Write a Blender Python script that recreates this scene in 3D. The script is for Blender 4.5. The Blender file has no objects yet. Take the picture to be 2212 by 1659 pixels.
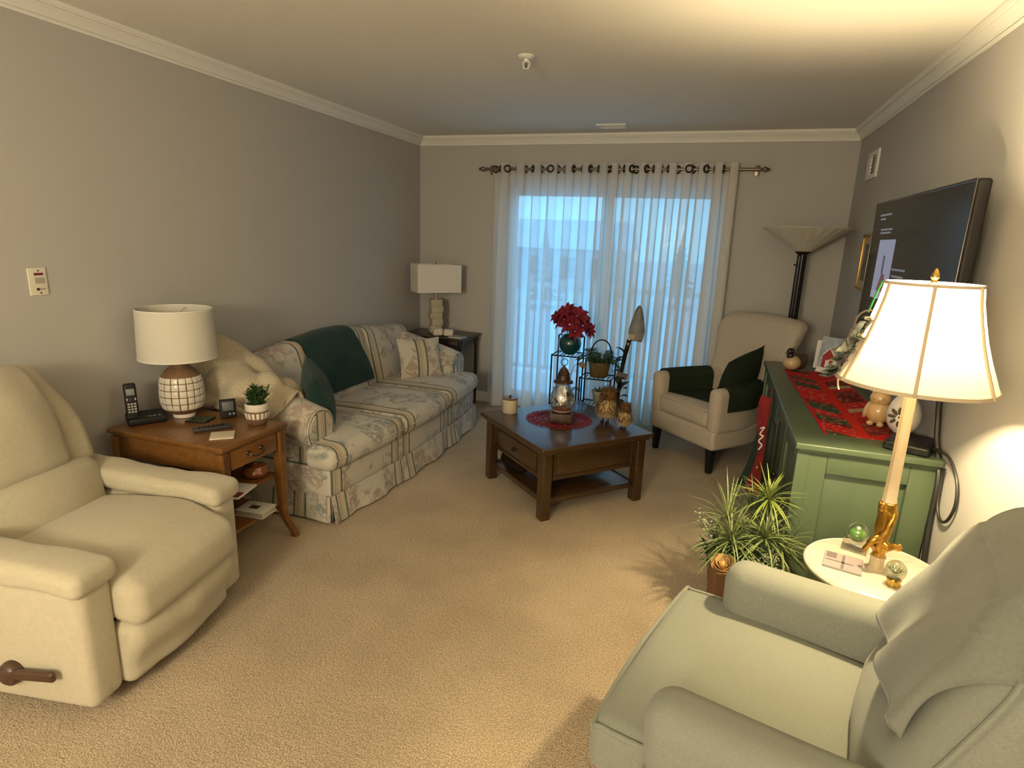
import bpy, math, random
from mathutils import Vector, Matrix, noise
from math import sin, cos, pi, sqrt, radians, tan, atan2
random.seed(11)
SC = bpy.context.scene
COL = SC.collection

# ---------------------------------------------------------------- camera, world, lights, exposure
XL, XR, YB, ZC, YF = -2.692, 0.9035, 5.218, 2.415, -2.9      # room shell (metres), camera stands at the origin
cd = bpy.data.cameras.new('camera'); cam = bpy.data.objects.new('camera', cd); COL.objects.link(cam)
cd.sensor_fit = 'HORIZONTAL'; cd.sensor_width = 36.0; cd.lens = 36.0 * 1283.95 / 2212.0; cd.clip_start = 0.02; cd.clip_end = 400
R_ = Vector((0.94618189, 0.32150415, 0.03707969)); U_ = Vector((-0.11117586, 0.21529385, 0.97020023)); F_ = Vector((-0.30394038, 0.92210826, -0.23945065))
m3 = Matrix((R_, U_, -F_)).transposed()
cam.matrix_world = Matrix.Translation((0, 0, 1.56)) @ m3.to_4x4()
SC.camera = cam

wd = bpy.data.worlds.new('dusk'); SC.world = wd; wd.use_nodes = True
wn = wd.node_tree; wn.nodes.clear()
_o = wn.nodes.new('ShaderNodeOutputWorld'); _b = wn.nodes.new('ShaderNodeBackground'); _r = wn.nodes.new('ShaderNodeValToRGB')
_g = wn.nodes.new('ShaderNodeNewGeometry'); _s = wn.nodes.new('ShaderNodeSeparateXYZ'); _m = wn.nodes.new('ShaderNodeMath')
_m.operation = 'MULTIPLY'; _m.inputs[1].default_value = -1.0
wn.links.new(_g.outputs['Incoming'], _s.inputs[0]); wn.links.new(_s.outputs['Z'], _m.inputs[0]); wn.links.new(_m.outputs[0], _r.inputs[0])
_r.color_ramp.elements[0].position = 0.0; _r.color_ramp.elements[0].color = (0.22, 0.60, 0.88, 1)
_r.color_ramp.elements[1].position = 0.7; _r.color_ramp.elements[1].color = (0.13, 0.42, 0.74, 1)
wn.links.new(_r.outputs[0], _b.inputs[0]); _b.inputs[1].default_value = 3.5
wn.links.new(_b.outputs[0], _o.inputs[0])

def light(name, kind, loc, energy, color, size=0.1, rot=None):
    l = bpy.data.lights.new(name, kind); o = bpy.data.objects.new(name, l); COL.objects.link(o)
    o.location = loc; l.energy = energy; l.color = color
    if kind == 'POINT': l.shadow_soft_size = size
    if kind == 'AREA': l.shape = 'DISK'; l.size = size
    if rot: o.rotation_euler = rot
    return o
# unseen room light behind the camera, added as fill, hung well below the ceiling
light('room_fill_light', 'POINT', (-.85, -1.7, 1.70), 245, (1.0, 0.85, 0.60), 0.30)
# sky portal in the patio door opening (guides sampling of the sky, gives no light itself)
pl = bpy.data.lights.new('sky_portal', 'AREA'); po = bpy.data.objects.new('sky_portal', pl); COL.objects.link(po)
pl.shape = 'RECTANGLE'; pl.size = 1.9; pl.size_y = 2.05; pl.cycles.is_portal = True
po.location = (-0.92, 5.36, 1.02); po.rotation_euler = (-pi/2, 0, 0)

vs = SC.view_settings
vs.view_transform = 'Standard'; vs.look = 'None'; vs.gamma = 1.0; vs.use_curve_mapping = False
vs.exposure = 0.15
SC.cycles.use_denoising = True
SC.cycles.max_bounces = 6; SC.cycles.diffuse_bounces = 3; SC.cycles.glossy_bounces = 3; SC.cycles.transparent_max_bounces = 8
SC.cycles.use_adaptive_sampling = True; SC.cycles.adaptive_threshold = 0.05
SC.cycles.sample_clamp_indirect = 4.0; SC.cycles.caustics_reflective = False; SC.cycles.caustics_refractive = False

# ---------------------------------------------------------------- helpers: shapes
class G:
    """collects verts / faces; build() links them as one mesh object"""
    def __init__(s): s.v = []; s.f = []
    def add(s, vf, M=None, warp=None):
        v, f = vf; n = len(s.v)
        for p in v:
            p = Vector(p)
            if warp: p = Vector(warp(p))
            if M is not None: p = M @ p
            s.v.append(p)
        s.f += [tuple(i + n for i in q) for q in f]
        return s
    def build(s, name, mat, parent=None, smooth=True, angle=40, uv=None):
        me = bpy.data.meshes.new(name); me.from_pydata([tuple(p) for p in s.v], [], s.f); me.validate(); me.update()
        if mat is not None: me.materials.append(mat)
        if smooth:
            me.polygons.foreach_set('use_smooth', [True] * len(me.polygons))
            if angle < 180: me.set_sharp_from_angle(angle=radians(angle))
        if uv:
            ul = me.uv_layers.new(name='UVMap'); vv = me.vertices
            for lp in me.loops: ul.data[lp.index].uv = uv(vv[lp.vertex_index].co)
        o = bpy.data.objects.new(name, me); COL.objects.link(o)
        if parent is not None: o.parent = parent
        return o

def one(vf, name, mat, parent=None, M=None, warp=None, **k):
    return G().add(vf, M, warp).build(name, mat, parent, **k)
def T(x=0, y=0, z=0): return Matrix.Translation((x, y, z))
def RX(a): return Matrix.Rotation(radians(a), 4, 'X')
def RY(a): return Matrix.Rotation(radians(a), 4, 'Y')
def RZ(a): return Matrix.Rotation(radians(a), 4, 'Z')
def S(x, y, z): return Matrix.Diagonal((x, y, z, 1))

def rbox(sx, sy, sz, r=0.0, k=2, m=(1, 1, 1), puff=(0, 0, 0)):
    """rounded box about the origin; k corner segments, m inner cuts per axis, puff swells each pair of faces"""
    H = (sx/2, sy/2, sz/2); r = min(r, min(H)*0.999); ax = []
    for a in range(3):
        h = H[a]; i = h - r; c = []
        if r > 0: c += [-(i + r*tan(pi/4*(k-j)/k)) for j in range(k)]
        n = max(1, m[a]); c += [-i + 2*i*j/n for j in range(n+1)]
        if r > 0: c += [i + r*tan(pi/4*(j+1)/k) for j in range(k)]
        ax.append(c)
    idx = {}; V = []; F = []
    def vid(i, j, l):
        t = (i, j, l)
        if t not in idx:
            p = Vector((ax[0][i], ax[1][j], ax[2][l]))
            if r > 0:
                q = Vector([max(-(H[a]-r), min(H[a]-r, p[a])) for a in range(3)]); d = p - q
                if d.length > 1e-9: p = q + d.normalized()*r
            u = [p[a]/H[a] for a in range(3)]
            for a in range(3):
                if puff[a]:
                    b, c = (a+1) % 3, (a+2) % 3
                    p[a] += u[a]*puff[a]*(1-u[b]**2)*(1-u[c]**2)
            idx[t] = len(V); V.append(p)
        return idx[t]
    n = [len(c)-1 for c in ax]
    for a in range(3):
        b, c = (a+1) % 3, (a+2) % 3
        for side in (0, n[a]):
            for i in range(n[b]):
                for j in range(n[c]):
                    q = []
                    for di, dj in ((0, 0), (1, 0), (1, 1), (0, 1)):
                        t = [0, 0, 0]; t[a] = side; t[b] = i+di; t[c] = j+dj; q.append(vid(*t))
                    F.append(tuple(q if side else q[::-1]))
    return V, F

def lathe(prof, n=32, fl=None, a0=0.0):
    """profile [(r, z)] turned about z; fl(angle, i) scales the radius"""
    V = []; F = []; rows = []
    for i, (r, z) in enumerate(prof):
        if r < 1e-6: rows.append([len(V)]); V.append(Vector((0, 0, z)))
        else:
            row = []
            for j in range(n):
                a = a0 + 2*pi*j/n; q = r*(fl(a, i) if fl else 1); row.append(len(V)); V.append(Vector((q*cos(a), q*sin(a), z)))
            rows.append(row)
    for A, B in zip(rows, rows[1:]):
        for j in range(n):
            k = (j+1) % n
            if len(A) == 1 and len(B) == 1: continue
            if len(A) == 1: F.append((A[0], B[k], B[j]))
            elif len(B) == 1: F.append((A[j], A[k], B[0]))
            else: F.append((A[j], A[k], B[k], B[j]))
    return V, F

def cr(pts, n=6, closed=False):
    """Catmull-Rom through points"""
    P = [Vector(p) for p in pts]; out = []; N = len(P)
    rng = range(N if closed else N-1)
    for i in rng:
        if closed: a, b, c, d = P[i-1], P[i], P[(i+1) % N], P[(i+2) % N]
        else: a, b, c, d = P[max(i-1, 0)], P[i], P[i+1], P[min(i+2, N-1)]
        for j in range(n):
            t = j/n
            out.append(0.5*((2*b) + (c-a)*t + (2*a-5*b+4*c-d)*t*t + (3*b-a-3*c+d)*t**3))
    if not closed: out.append(P[-1])
    return out

def tube(pts, r, n=8, closed=False, flat=1.0):
    """swept tube; r number or list per point; flat squashes the section"""
    P = [Vector(p) for p in pts]; N = len(P); V = []; F = []
    rr = r if isinstance(r, (list, tuple)) else [r]*N
    up = None
    for i in range(N):
        if closed: t = P[(i+1) % N] - P[i-1]
        else: t = P[min(i+1, N-1)] - P[max(i-1, 0)]
        t = t.normalized() if t.length > 1e-9 else Vector((0, 0, 1))
        if up is None:
            up = Vector((0, 0, 1)) if abs(t.z) < 0.9 else Vector((1, 0, 0))
        up = (up - t*up.dot(t)); up = up.normalized() if up.length > 1e-6 else t.orthogonal().normalized()
        sd = t.cross(up)
        for j in range(n):
            a = 2*pi*j/n; V.append(P[i] + (sd*cos(a) + up*sin(a)*flat)*rr[i])
    for i in range(N if closed else N-1):
        k = (i+1) % N
        for j in range(n):
            l = (j+1) % n; F.append((i*n+j, i*n+l, k*n+l, k*n+j))
    if not closed: F.append(tuple(range(n))[::-1]); F.append(tuple((N-1)*n+j for j in range(n)))
    return V, F

def prism(poly, z0, z1):
    n = len(poly); V = [Vector((x, y, z0)) for x, y in poly] + [Vector((x, y, z1)) for x, y in poly]
    F = [tuple(range(n))[::-1], tuple(range(n, 2*n))] + [(i, (i+1) % n, n+(i+1) % n, n+i) for i in range(n)]
    return V, F

def sheet(f, nu, nv, t=0.0, closed_u=False):
    """surface f(u,v), u,v in 0..1, with real thickness t"""
    P = [[Vector(f(i/nu, j/nv)) for j in range(nv+1)] for i in range(nu+1)]
    V = [p for row in P for p in row]; w = nv+1; F = []
    for i in range(nu):
        for j in range(nv): F.append((i*w+j, (i+1)*w+j, (i+1)*w+j+1, i*w+j+1))
    if t:
        N0 = len(V); B = []
        for i in range(nu+1):
            for j in range(nv+1):
                a = P[min(i+1, nu)][j] - P[max(i-1, 0)][j]; b = P[i][min(j+1, nv)] - P[i][max(j-1, 0)]
                n = a.cross(b); n = n.normalized() if n.length > 1e-12 else Vector((0, 0, 1)); B.append(P[i][j] - n*t)
        V = V + B; F += [tuple(q+N0 for q in f_[::-1]) for f_ in F]
        for i in range(nu):
            for j in (0, nv):
                a, b = i*w+j, (i+1)*w+j; F.append((b, a, a+N0, b+N0) if j == 0 else (a, b, b+N0, a+N0))
        for j in range(nv):
            for i in (0, nu):
                a, b = i*w+j, i*w+j+1; F.append((a, b, b+N0, a+N0) if i == 0 else (b, a, a+N0, b+N0))
    return V, F

def ball(rx, ry=None, rz=None, n=16, m=10):
    ry = rx if ry is None else ry; rz = rx if rz is None else rz
    V, F = lathe([(sin(pi*i/m), -cos(pi*i/m)) for i in range(m+1)], n)
    return [Vector((p.x*rx, p.y*ry, p.z*rz)) for p in V], F

def torus(R, r, n=20, m=8): return tube([(R*cos(2*pi*i/n), R*sin(2*pi*i/n), 0) for i in range(n)], r, m, closed=True)

def pillow(w, h, t, n=12):
    """square cushion in the xz plane, thickness along y, pinched corners"""
    def pt(u, v, s):
        a, b = 2*u-1, 2*v-1
        x = w/2*a*(1 - 0.07*(1-b*b)*abs(a)); z = h/2*b*(1 - 0.07*(1-a*a)*abs(b))
        k = max(0.0, (1-a*a)*(1-b*b))**0.55
        return (x, s*(t/2*k), z)
    A = sheet(lambda u, v: pt(u, v, -1), n, n); B = sheet(lambda u, v: pt(u, v, 1), n, n)
    return A[0] + B[0], [q[::-1] for q in A[1]] + [tuple(i + len(A[0]) for i in q) for q in B[1]]

def blade(base, tip, w, arch=0.0, droop=0.0, n=5, fold=0.25):
    """one leaf: a folded tapering strip from base to tip"""
    b, t = Vector(base), Vector(tip); d = t-b
    side = d.cross(Vector((0, 0, 1))); side = side.normalized() if side.length > 1e-5 else Vector((1, 0, 0))
    nrm = side.cross(d).normalized(); V = []; F = []
    for i in range(n+1):
        s = i/n; ww = w*(sin(pi*min(1, 0.12+s*0.88))**0.7) if i < n else 0.0004
        c = b + d*s + nrm*arch*sin(pi*s) - Vector((0, 0, droop*s*s))
        V += [c - side*ww + nrm*ww*fold, c, c + side*ww + nrm*ww*fold]
    for i in range(n):
        a = i*3; F += [(a, a+1, a+4, a+3), (a+1, a+2, a+5, a+4)]
    return V, F

def circle_pts(r, n, cx=0, cy=0): return [(cx + r*cos(2*pi*i/n), cy + r*sin(2*pi*i/n)) for i in range(n)]
def rrect(w, h, r, n=5):
    out = []
    for cx, cy, a in ((w/2-r, h/2-r, 0), (-w/2+r, h/2-r, 90), (-w/2+r, -h/2+r, 180), (w/2-r, -h/2+r, 270)):
        out += [(cx + r*cos(radians(a+90*i/n)), cy + r*sin(radians(a+90*i/n))) for i in range(n+1)]
    return out
def nz(x, y, z, s=1.0): return noise.noise(Vector((x*s, y*s, z*s)))
def sm(t): t = max(0.0, min(1.0, t)); return t*t*(3-2*t)

# ---------------------------------------------------------------- helpers: things
def thing(name, label, cat, loc=(0, 0, 0), rz=0.0, group=None):
    o = bpy.data.objects.new(name, None); COL.objects.link(o); o.empty_display_size = 0.05
    o.location = loc; o.rotation_euler = (0, 0, radians(rz)); o['label'] = label; o['category'] = cat
    if group: o['group'] = group
    return o
def tag(o, label, cat, group=None):
    o['label'] = label; o['category'] = cat
    if group: o['group'] = group
    return o
def struct(o): o['kind'] = 'structure'; return o
def at(o, x, y, z, rz=0): o.location = (x, y, z); o.rotation_euler = (0, 0, radians(rz)); return o
def place(o, M): o.matrix_local = M; return o
def clone(o, name=None, parent=None, M=None):
    c = o.copy(); COL.objects.link(c); c.parent = parent
    if M is not None: c.matrix_local = M
    return c

# ---------------------------------------------------------------- helpers: materials
def mat(name, col, rough=0.6, metal=0.0, var=None, bump=None, spec=0.5, sheen=0.0, trans=None, alpha=None, emit=None, coat=0.0, coords='Object', wave=None):
    """var=(scale, colour2, contrast[, stretch xyz]); bump=(scale, strength[, dist]); emit=(colour, strength)"""
    m = bpy.data.materials.new(name); m.use_nodes = True; nt = m.node_tree; p = nt.nodes['Principled BSDF']
    p.inputs['Base Color'].default_value = (*col, 1); p.inputs['Roughness'].default_value = rough; p.inputs['Metallic'].default_value = metal
    p.inputs['Specular IOR Level'].default_value = spec
    if sheen: p.inputs['Sheen Weight'].default_value = sheen
    if coat: p.inputs['Coat Weight'].default_value = coat
    if emit: p.inputs['Emission Color'].default_value = (*emit[0], 1); p.inputs['Emission Strength'].default_value = emit[1]
    if alpha is not None: p.inputs['Alpha'].default_value = alpha
    tc = nt.nodes.new('ShaderNodeTexCoord')
    def src(stretch):
        if not stretch: return tc.outputs[coords]
        mp = nt.nodes.new('ShaderNodeMapping'); mp.inputs['Scale'].default_value = stretch; nt.links.new(tc.outputs[coords], mp.inputs[0]); return mp.outputs[0]
    if var:
        n = nt.nodes.new('ShaderNodeTexNoise'); n.inputs['Scale'].default_value = var[0]; n.inputs['Detail'].default_value = 4
        nt.links.new(src(var[3] if len(var) > 3 else None), n.inputs['Vector'])
        r = nt.nodes.new('ShaderNodeValToRGB'); c = var[2]
        r.color_ramp.elements[0].position = 0.5-c; r.color_ramp.elements[0].color = (*col, 1)
        r.color_ramp.elements[1].position = 0.5+c; r.color_ramp.elements[1].color = (*var[1], 1)
        nt.links.new(n.outputs['Fac'], r.inputs[0]); nt.links.new(r.outputs[0], p.inputs['Base Color'])
    if bump:
        n = nt.nodes.new('ShaderNodeTexNoise'); n.inputs['Scale'].default_value = bump[0]; n.inputs['Detail'].default_value = 3
        nt.links.new(src(bump[3] if len(bump) > 3 else None), n.inputs['Vector'])
        b = nt.nodes.new('ShaderNodeBump'); b.inputs['Strength'].default_value = bump[1]; b.inputs['Distance'].default_value = bump[2] if len(bump) > 2 else 0.002
        nt.links.new(n.outputs['Fac'], b.inputs['Height']); nt.links.new(b.outputs[0], p.inputs['Normal'])
    return m

def clear_glass(name, tint=(1, 1, 1), refl=0.12, rough=0.02):
    """thin clear glass: mostly see-through with a mirror sheen (fresnel)"""
    m = bpy.data.materials.new(name); m.use_nodes = True; nt = m.node_tree; nt.nodes.clear()
    o = nt.nodes.new('ShaderNodeOutputMaterial'); mx = nt.nodes.new('ShaderNodeMixShader'); tr = nt.nodes.new('ShaderNodeBsdfTransparent')
    gl = nt.nodes.new('ShaderNodeBsdfGlossy'); fr = nt.nodes.new('ShaderNodeLayerWeight'); pw = nt.nodes.new('ShaderNodeMath'); pw.operation = 'POWER'; pw.inputs[1].default_value = 4.0; ad = nt.nodes.new('ShaderNodeMath')
    tr.inputs[0].default_value = (*tint, 1); gl.inputs['Roughness'].default_value = rough
    ad.operation = 'MULTIPLY_ADD'; ad.inputs[1].default_value = 0.75; ad.inputs[2].default_value = 0.035 + refl*0.25
    nt.links.new(fr.outputs['Facing'], pw.inputs[0]); nt.links.new(pw.outputs[0], ad.inputs[0]); nt.links.new(ad.outputs[0], mx.inputs[0]); nt.links.new(tr.outputs[0], mx.inputs[1]); nt.links.new(gl.outputs[0], mx.inputs[2]); nt.links.new(mx.outputs[0], o.inputs[0])
    return m

def cloth_thin(name, col, see=0.3, transl=0.5, bump=None):
    """sheer or lampshade cloth: part see-through, part diffuse, part translucent"""
    m = bpy.data.materials.new(name); m.use_nodes = True; nt = m.node_tree; nt.nodes.clear()
    o = nt.nodes.new('ShaderNodeOutputMaterial'); mx = nt.nodes.new('ShaderNodeMixShader'); m2 = nt.nodes.new('ShaderNodeMixShader')
    tr = nt.nodes.new('ShaderNodeBsdfTransparent'); df = nt.nodes.new('ShaderNodeBsdfDiffuse'); tl = nt.nodes.new('ShaderNodeBsdfTranslucent')
    df.inputs[0].default_value = (*col, 1); tl.inputs[0].default_value = (*col, 1)
    mx.inputs[0].default_value = transl; nt.links.new(df.outputs[0], mx.inputs[1]); nt.links.new(tl.outputs[0], mx.inputs[2])
    m2.inputs[0].default_value = see; nt.links.new(mx.outputs[0], m2.inputs[1]); nt.links.new(tr.outputs[0], m2.inputs[2]); nt.links.new(m2.outputs[0], o.inputs[0])
    if bump:
        tc = nt.nodes.new('ShaderNodeTexCoord'); n = nt.nodes.new('ShaderNodeTexNoise'); n.inputs['Scale'].default_value = bump[0]; b = nt.nodes.new('ShaderNodeBump'); b.inputs['Strength'].default_value = bump[1]; b.inputs['Distance'].default_value = 0.002
        nt.links.new(tc.outputs['Object'], n.inputs['Vector']); nt.links.new(n.outputs['Fac'], b.inputs['Height'])
        nt.links.new(b.outputs[0], df.inputs['Normal']); nt.links.new(b.outputs[0], tl.inputs['Normal'])
    return m

def wood(name, a, b, stretch=(1, 12, 12), scale=6, rough=0.4, coat=0.15):
    return mat(name, a, rough, var=(scale, b, 0.22, stretch), bump=(scale*6, 0.15, 0.001, stretch), coat=coat)

# ---------------------------------------------------------------- materials of the room
M_wall = mat('wall_paint', (0.47, 0.455, 0.43), 0.85, bump=(160, 0.12, 0.002), spec=0.25)
M_ceil = mat('ceiling_paint', (0.86, 0.83, 0.76), 0.95, bump=(120, 0.35, 0.004), spec=0.1)
M_trim = mat('trim_white', (0.84, 0.82, 0.76), 0.45)
M_vinyl = mat('vinyl_white', (0.75, 0.76, 0.77), 0.4)
M_pane = clear_glass('pane_glass', (0.93, 0.97, 1.0), 0.05)
M_snow = mat('snow', (0.85, 0.87, 0.90), 0.8, var=(0.4, (0.62, 0.66, 0.72), 0.25))
M_railpaint = mat('railing_paint', (0.50, 0.52, 0.54), 0.5)
M_dark = mat('black_plastic', (0.010, 0.010, 0.011), 0.42, spec=.3)
M_bronze = mat('dark_bronze', (0.06, 0.045, 0.03), 0.38, metal=0.8)
M_iron = mat('black_iron', (0.012, 0.012, 0.014), 0.5, metal=0.4)
M_white = mat('white_paint', (0.80, 0.78, 0.73), 0.5)
M_brass = mat('antique_brass', (0.55, 0.36, 0.10), 0.3, metal=1.0)

def carpet():
    m = bpy.data.materials.new('carpet'); m.use_nodes = True; nt = m.node_tree; p = nt.nodes['Principled BSDF']; L = nt.links.new
    tc = nt.nodes.new('ShaderNodeTexCoord')
    def nse(s, d=3):
        n = nt.nodes.new('ShaderNodeTexNoise'); n.inputs['Scale'].default_value = s; n.inputs['Detail'].default_value = d; L(tc.outputs['Object'], n.inputs['Vector']); return n
    a, b, c = nse(190, 2), nse(2.6, 5), nse(60, 3)
    r1 = nt.nodes.new('ShaderNodeValToRGB'); r1.color_ramp.elements[0].position = 0.40; r1.color_ramp.elements[1].position = 0.62
    r1.color_ramp.elements[0].color = (0.345, 0.258, 0.162, 1); r1.color_ramp.elements[1].color = (0.645, 0.515, 0.34, 1); L(a.outputs['Fac'], r1.inputs[0])
    r2 = nt.nodes.new('ShaderNodeValToRGB'); r2.color_ramp.elements[0].position = 0.35; r2.color_ramp.elements[1].position = 0.68
    r2.color_ramp.elements[0].color = (0.80, 0.79, 0.78, 1); r2.color_ramp.elements[1].color = (1, 1, 1, 1); L(b.outputs['Fac'], r2.inputs[0])
    mx = nt.nodes.new('ShaderNodeMix'); mx.data_type = 'RGBA'; mx.blend_type = 'MULTIPLY'; mx.inputs[0].default_value = 1.0
    L(r1.outputs[0], mx.inputs[6]); L(r2.outputs[0], mx.inputs[7]); L(mx.outputs[2], p.inputs['Base Color'])
    p.inputs['Roughness'].default_value = 1.0; p.inputs['Specular IOR Level'].default_value = 0.05; p.inputs['Sheen Weight'].default_value = 0.25
    ad = nt.nodes.new('ShaderNodeMath'); ad.operation = 'ADD'; L(a.outputs['Fac'], ad.inputs[0]); L(c.outputs['Fac'], ad.inputs[1])
    bp = nt.nodes.new('ShaderNodeBump'); bp.inputs['Strength'].default_value = 0.8; bp.inputs['Distance'].default_value = 0.008; L(ad.outputs[0], bp.inputs['Height']); L(bp.outputs[0], p.inputs['Normal'])
    return m
M_carpet = carpet()

# ---------------------------------------------------------------- the setting
def boxg(g, x0, x1, y0, y1, z0, z1, r=0, k=1, **kw): return g.add(rbox(x1-x0, y1-y0, z1-z0, r, k, **kw), T((x0+x1)/2, (y0+y1)/2, (z0+z1)/2))
def slab(name, m, x0, x1, y0, y1, z0, z1, parent=None, r=0, k=1, **kw): return boxg(G(), x0, x1, y0, y1, z0, z1, r, k).build(name, m, parent, **kw)
struct(slab('floor', M_carpet, XL-.12, XR+.12, YF-.12, YB+.14, -.06, 0))
struct(slab('ceiling', M_ceil, XL-.12, XR+.12, YF-.12, YB+.14, ZC, ZC+.06))
struct(slab('wall_left', M_wall, XL-.12, XL, YF, YB+.14, 0, ZC))
struct(slab('wall_right', M_wall, XR, XR+.12, YF, YB+.14, 0, ZC))
struct(slab('wall_front', M_wall, XL, XR, YF-.12, YF, 0, ZC))
DX0, DX1, DZ = -1.86, 0.02, 2.05
g = G(); boxg(g, XL, DX0, YB, YB+.14, 0, ZC); boxg(g, DX1, XR, YB, YB+.14, 0, ZC); boxg(g, DX0, DX1, YB, YB+.14, DZ, ZC)
struct(g.build('wall_back', M_wall))
CP = [(0, 0), (.012, .0), (.014, .004), (.014, .009), (.010, .011), (.010, .014), (.019, .016), (.019, .020), (.022, .023), (.030, .034), (.042, .045), (.047, .048), (.047, .052), (.060, .053), (.062, .058), (.066, .060), (.066, .075), (0, .075)]
def crown(name, p0, p1, inward):
    g = G(); V = []; F = []; n = len(CP)
    for (px, py) in (p0, p1):
        for d, h in CP: V.append(Vector((px + inward[0]*d, py + inward[1]*d, ZC - .075 + h)))
    for i in range(n): F.append((i, (i+1) % n, n+(i+1) % n, n+i))
    F += [tuple(range(n))[::-1], tuple(range(n, 2*n))]
    return struct(g.add((V, F)).build(name, M_trim, angle=25))
crown('trim_1', (XL, YF), (XL, YB), (1, 0)); crown('trim_2', (XL, YB), (XR, YB), (0, -1)); crown('trim_3', (XR, YB), (XR, YF), (-1, 0))
struct(slab('baseboard_left', M_trim, XL, XL+.014, YF, YB, 0, .10, r=.004)); struct(slab('baseboard_right', M_trim, XR-.014, XR, YF, YB, 0, .10, r=.004))
g = G(); boxg(g, XL+.014, DX0-.06, YB-.014, YB, 0, .10, .004); boxg(g, DX1+.06, XR-.014, YB-.014, YB, 0, .10, .004); struct(g.build('baseboard_back', M_trim))

# sliding patio door
dr = bpy.data.objects.new('door_1', None); COL.objects.link(dr); dr.location = (0, YB, 0); dr['kind'] = 'structure'
def dpart(name, m, *b, **k): return slab(name, m, *b, parent=dr, r=.004, **k)
g = G(); boxg(g, DX0-.055, DX0+.05, -.016, .13, 0, DZ+.055, .003); boxg(g, DX1-.05, DX1+.055, -.016, .13, 0, DZ+.055, .003); boxg(g, DX0+.05, DX1-.05, -.016, .13, DZ-.05, DZ+.055, .003); boxg(g, DX0+.05, DX1-.05, .0, .13, 0, .04, .003)
g.build('door_frame', M_vinyl, dr)
mid = (DX0+DX1)/2
for i, (a, b, yo) in enumerate(((DX0+.05, mid+.04, .035), (mid-.04, DX1-.05, .085))):
    g = G(); boxg(g, a, a+.075, yo-.018, yo+.018, .04, DZ-.05, .004); boxg(g, b-.075, b, yo-.018, yo+.018, .04, DZ-.05, .004); boxg(g, a+.075, b-.075, yo-.018, yo+.018, DZ-.13, DZ-.05, .004); boxg(g, a+.075, b-.075, yo-.018, yo+.018, .04, .15, .004)
    s_ = g.build('sash', M_vinyl, dr); slab('pane', M_pane, a+.07, b-.07, yo-.003, yo+.003, .145, DZ-.125, parent=s_)
g = G().add(tube(cr([(mid+.0, .0, .95), (mid, -.04, .98), (mid, -.045, 1.08), (mid, .0, 1.12)], 6), .009)); g.build('door_handle', M_white, dr)

# outside: balcony, snow, trees, neighbouring house
struct(slab('balcony_floor', M_snow, -2.9, 1.1, YB+.15, 6.95, -.22, -.06))
gr = struct(one(sheet(lambda u, v: (-60+120*u, 7.5+75*v, -3.4 + .6*nz(u*9, v*7, 2) + 2.5*v), 40, 26), 'snowy_ground', M_snow))
rl = thing('balcony_railing', 'grey balcony railing with thin balusters behind the sheer curtain', 'railing', (0, 6.75, -.06))
slab('top_rail', M_railpaint, -2.9, 1.1, -.035, .035, 1.06, 1.12, parent=rl, r=.008); slab('bottom_rail', M_railpaint, -2.9, 1.1, -.02, .02, .10, .14, parent=rl, r=.006)
for x in (-2.86, -.9, 1.06): slab('post', M_railpaint, x-.035, x+.035, -.035, .035, 0, 1.06, parent=rl, r=.006)
bal = slab('baluster', M_railpaint, -.011, .011, -.011, .011, .14, 1.06, parent=rl); bal.location.x = -2.74; x = -2.74
while x < .9:
    x += .115
    if abs(x+.9) > .06: clone(bal, parent=rl, M=T(x, 0, 0))
M_fir = mat('fir_needles', (0.035, 0.06, 0.05), 0.9, var=(6, (0.30, 0.34, 0.38), 0.2)); M_bark = mat('bark', (0.05, 0.04, 0.035), 0.9)
def fir(x, y, h, label):
    t = thing('fir_tree', label, 'tree', (x, y, -3.35 + .033*(y-7.5)))
    g = G(); rr = random.Random(int(x*7+y))
    for k in range(9):
        z = h*(.12+.095*k); r = h*.24*(1-k/9.5)
        g.add(lathe([(r, z), (r*.55, z+h*.06), (0.02, z+h*.16)], 14, fl=lambda a, i: 1+.16*sin(a*5+k)+.08*rr.random()))
    g.build('foliage', M_fir, t); one(lathe([(h*.03, -.3), (h*.025, h*.15), (.01, h*.9)], 8), 'trunk', M_bark, t)
fir(-9.5, 34, 4.6, 'tall snowy fir tree outside, left of the railing post'); fir(-6.2, 38, 3.8, 'small snowy fir tree outside behind the railing, near the house'); fir(-2.2, 40, 4.4, 'tall snowy fir tree outside, furthest right behind the curtain')
hs = thing('neighbour_house', 'distant pale house with snowy roof beyond the balcony', 'house', (-11.5, 46, -2.2))
M_sid = mat('house_siding', (0.42, 0.44, 0.47), 0.8); slab('house_wall', M_sid, -5, 5, -3, 3, -.6, 3.2, parent=hs)
one(([Vector(p) for p in ((-5.4, -3.5, 3.1), (5.4, -3.5, 3.1), (5.4, 3.5, 3.1), (-5.4, 3.5, 3.1), (-5.4, 0, 5.2), (5.4, 0, 5.2))], [(0, 1, 5, 4), (2, 3, 4, 5), (0, 4, 3), (1, 2, 5), (3, 2, 1, 0)]), 'roof', M_snow, hs, smooth=False)
M_hw = mat('house_window', (0.03, 0.04, 0.06), 0.2)
for x in (-3.4, -1.1, 1.2, 3.4): slab('window', M_hw, x-.55, x+.55, -3.06, -2.99, 1.0, 2.5, parent=hs)

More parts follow.
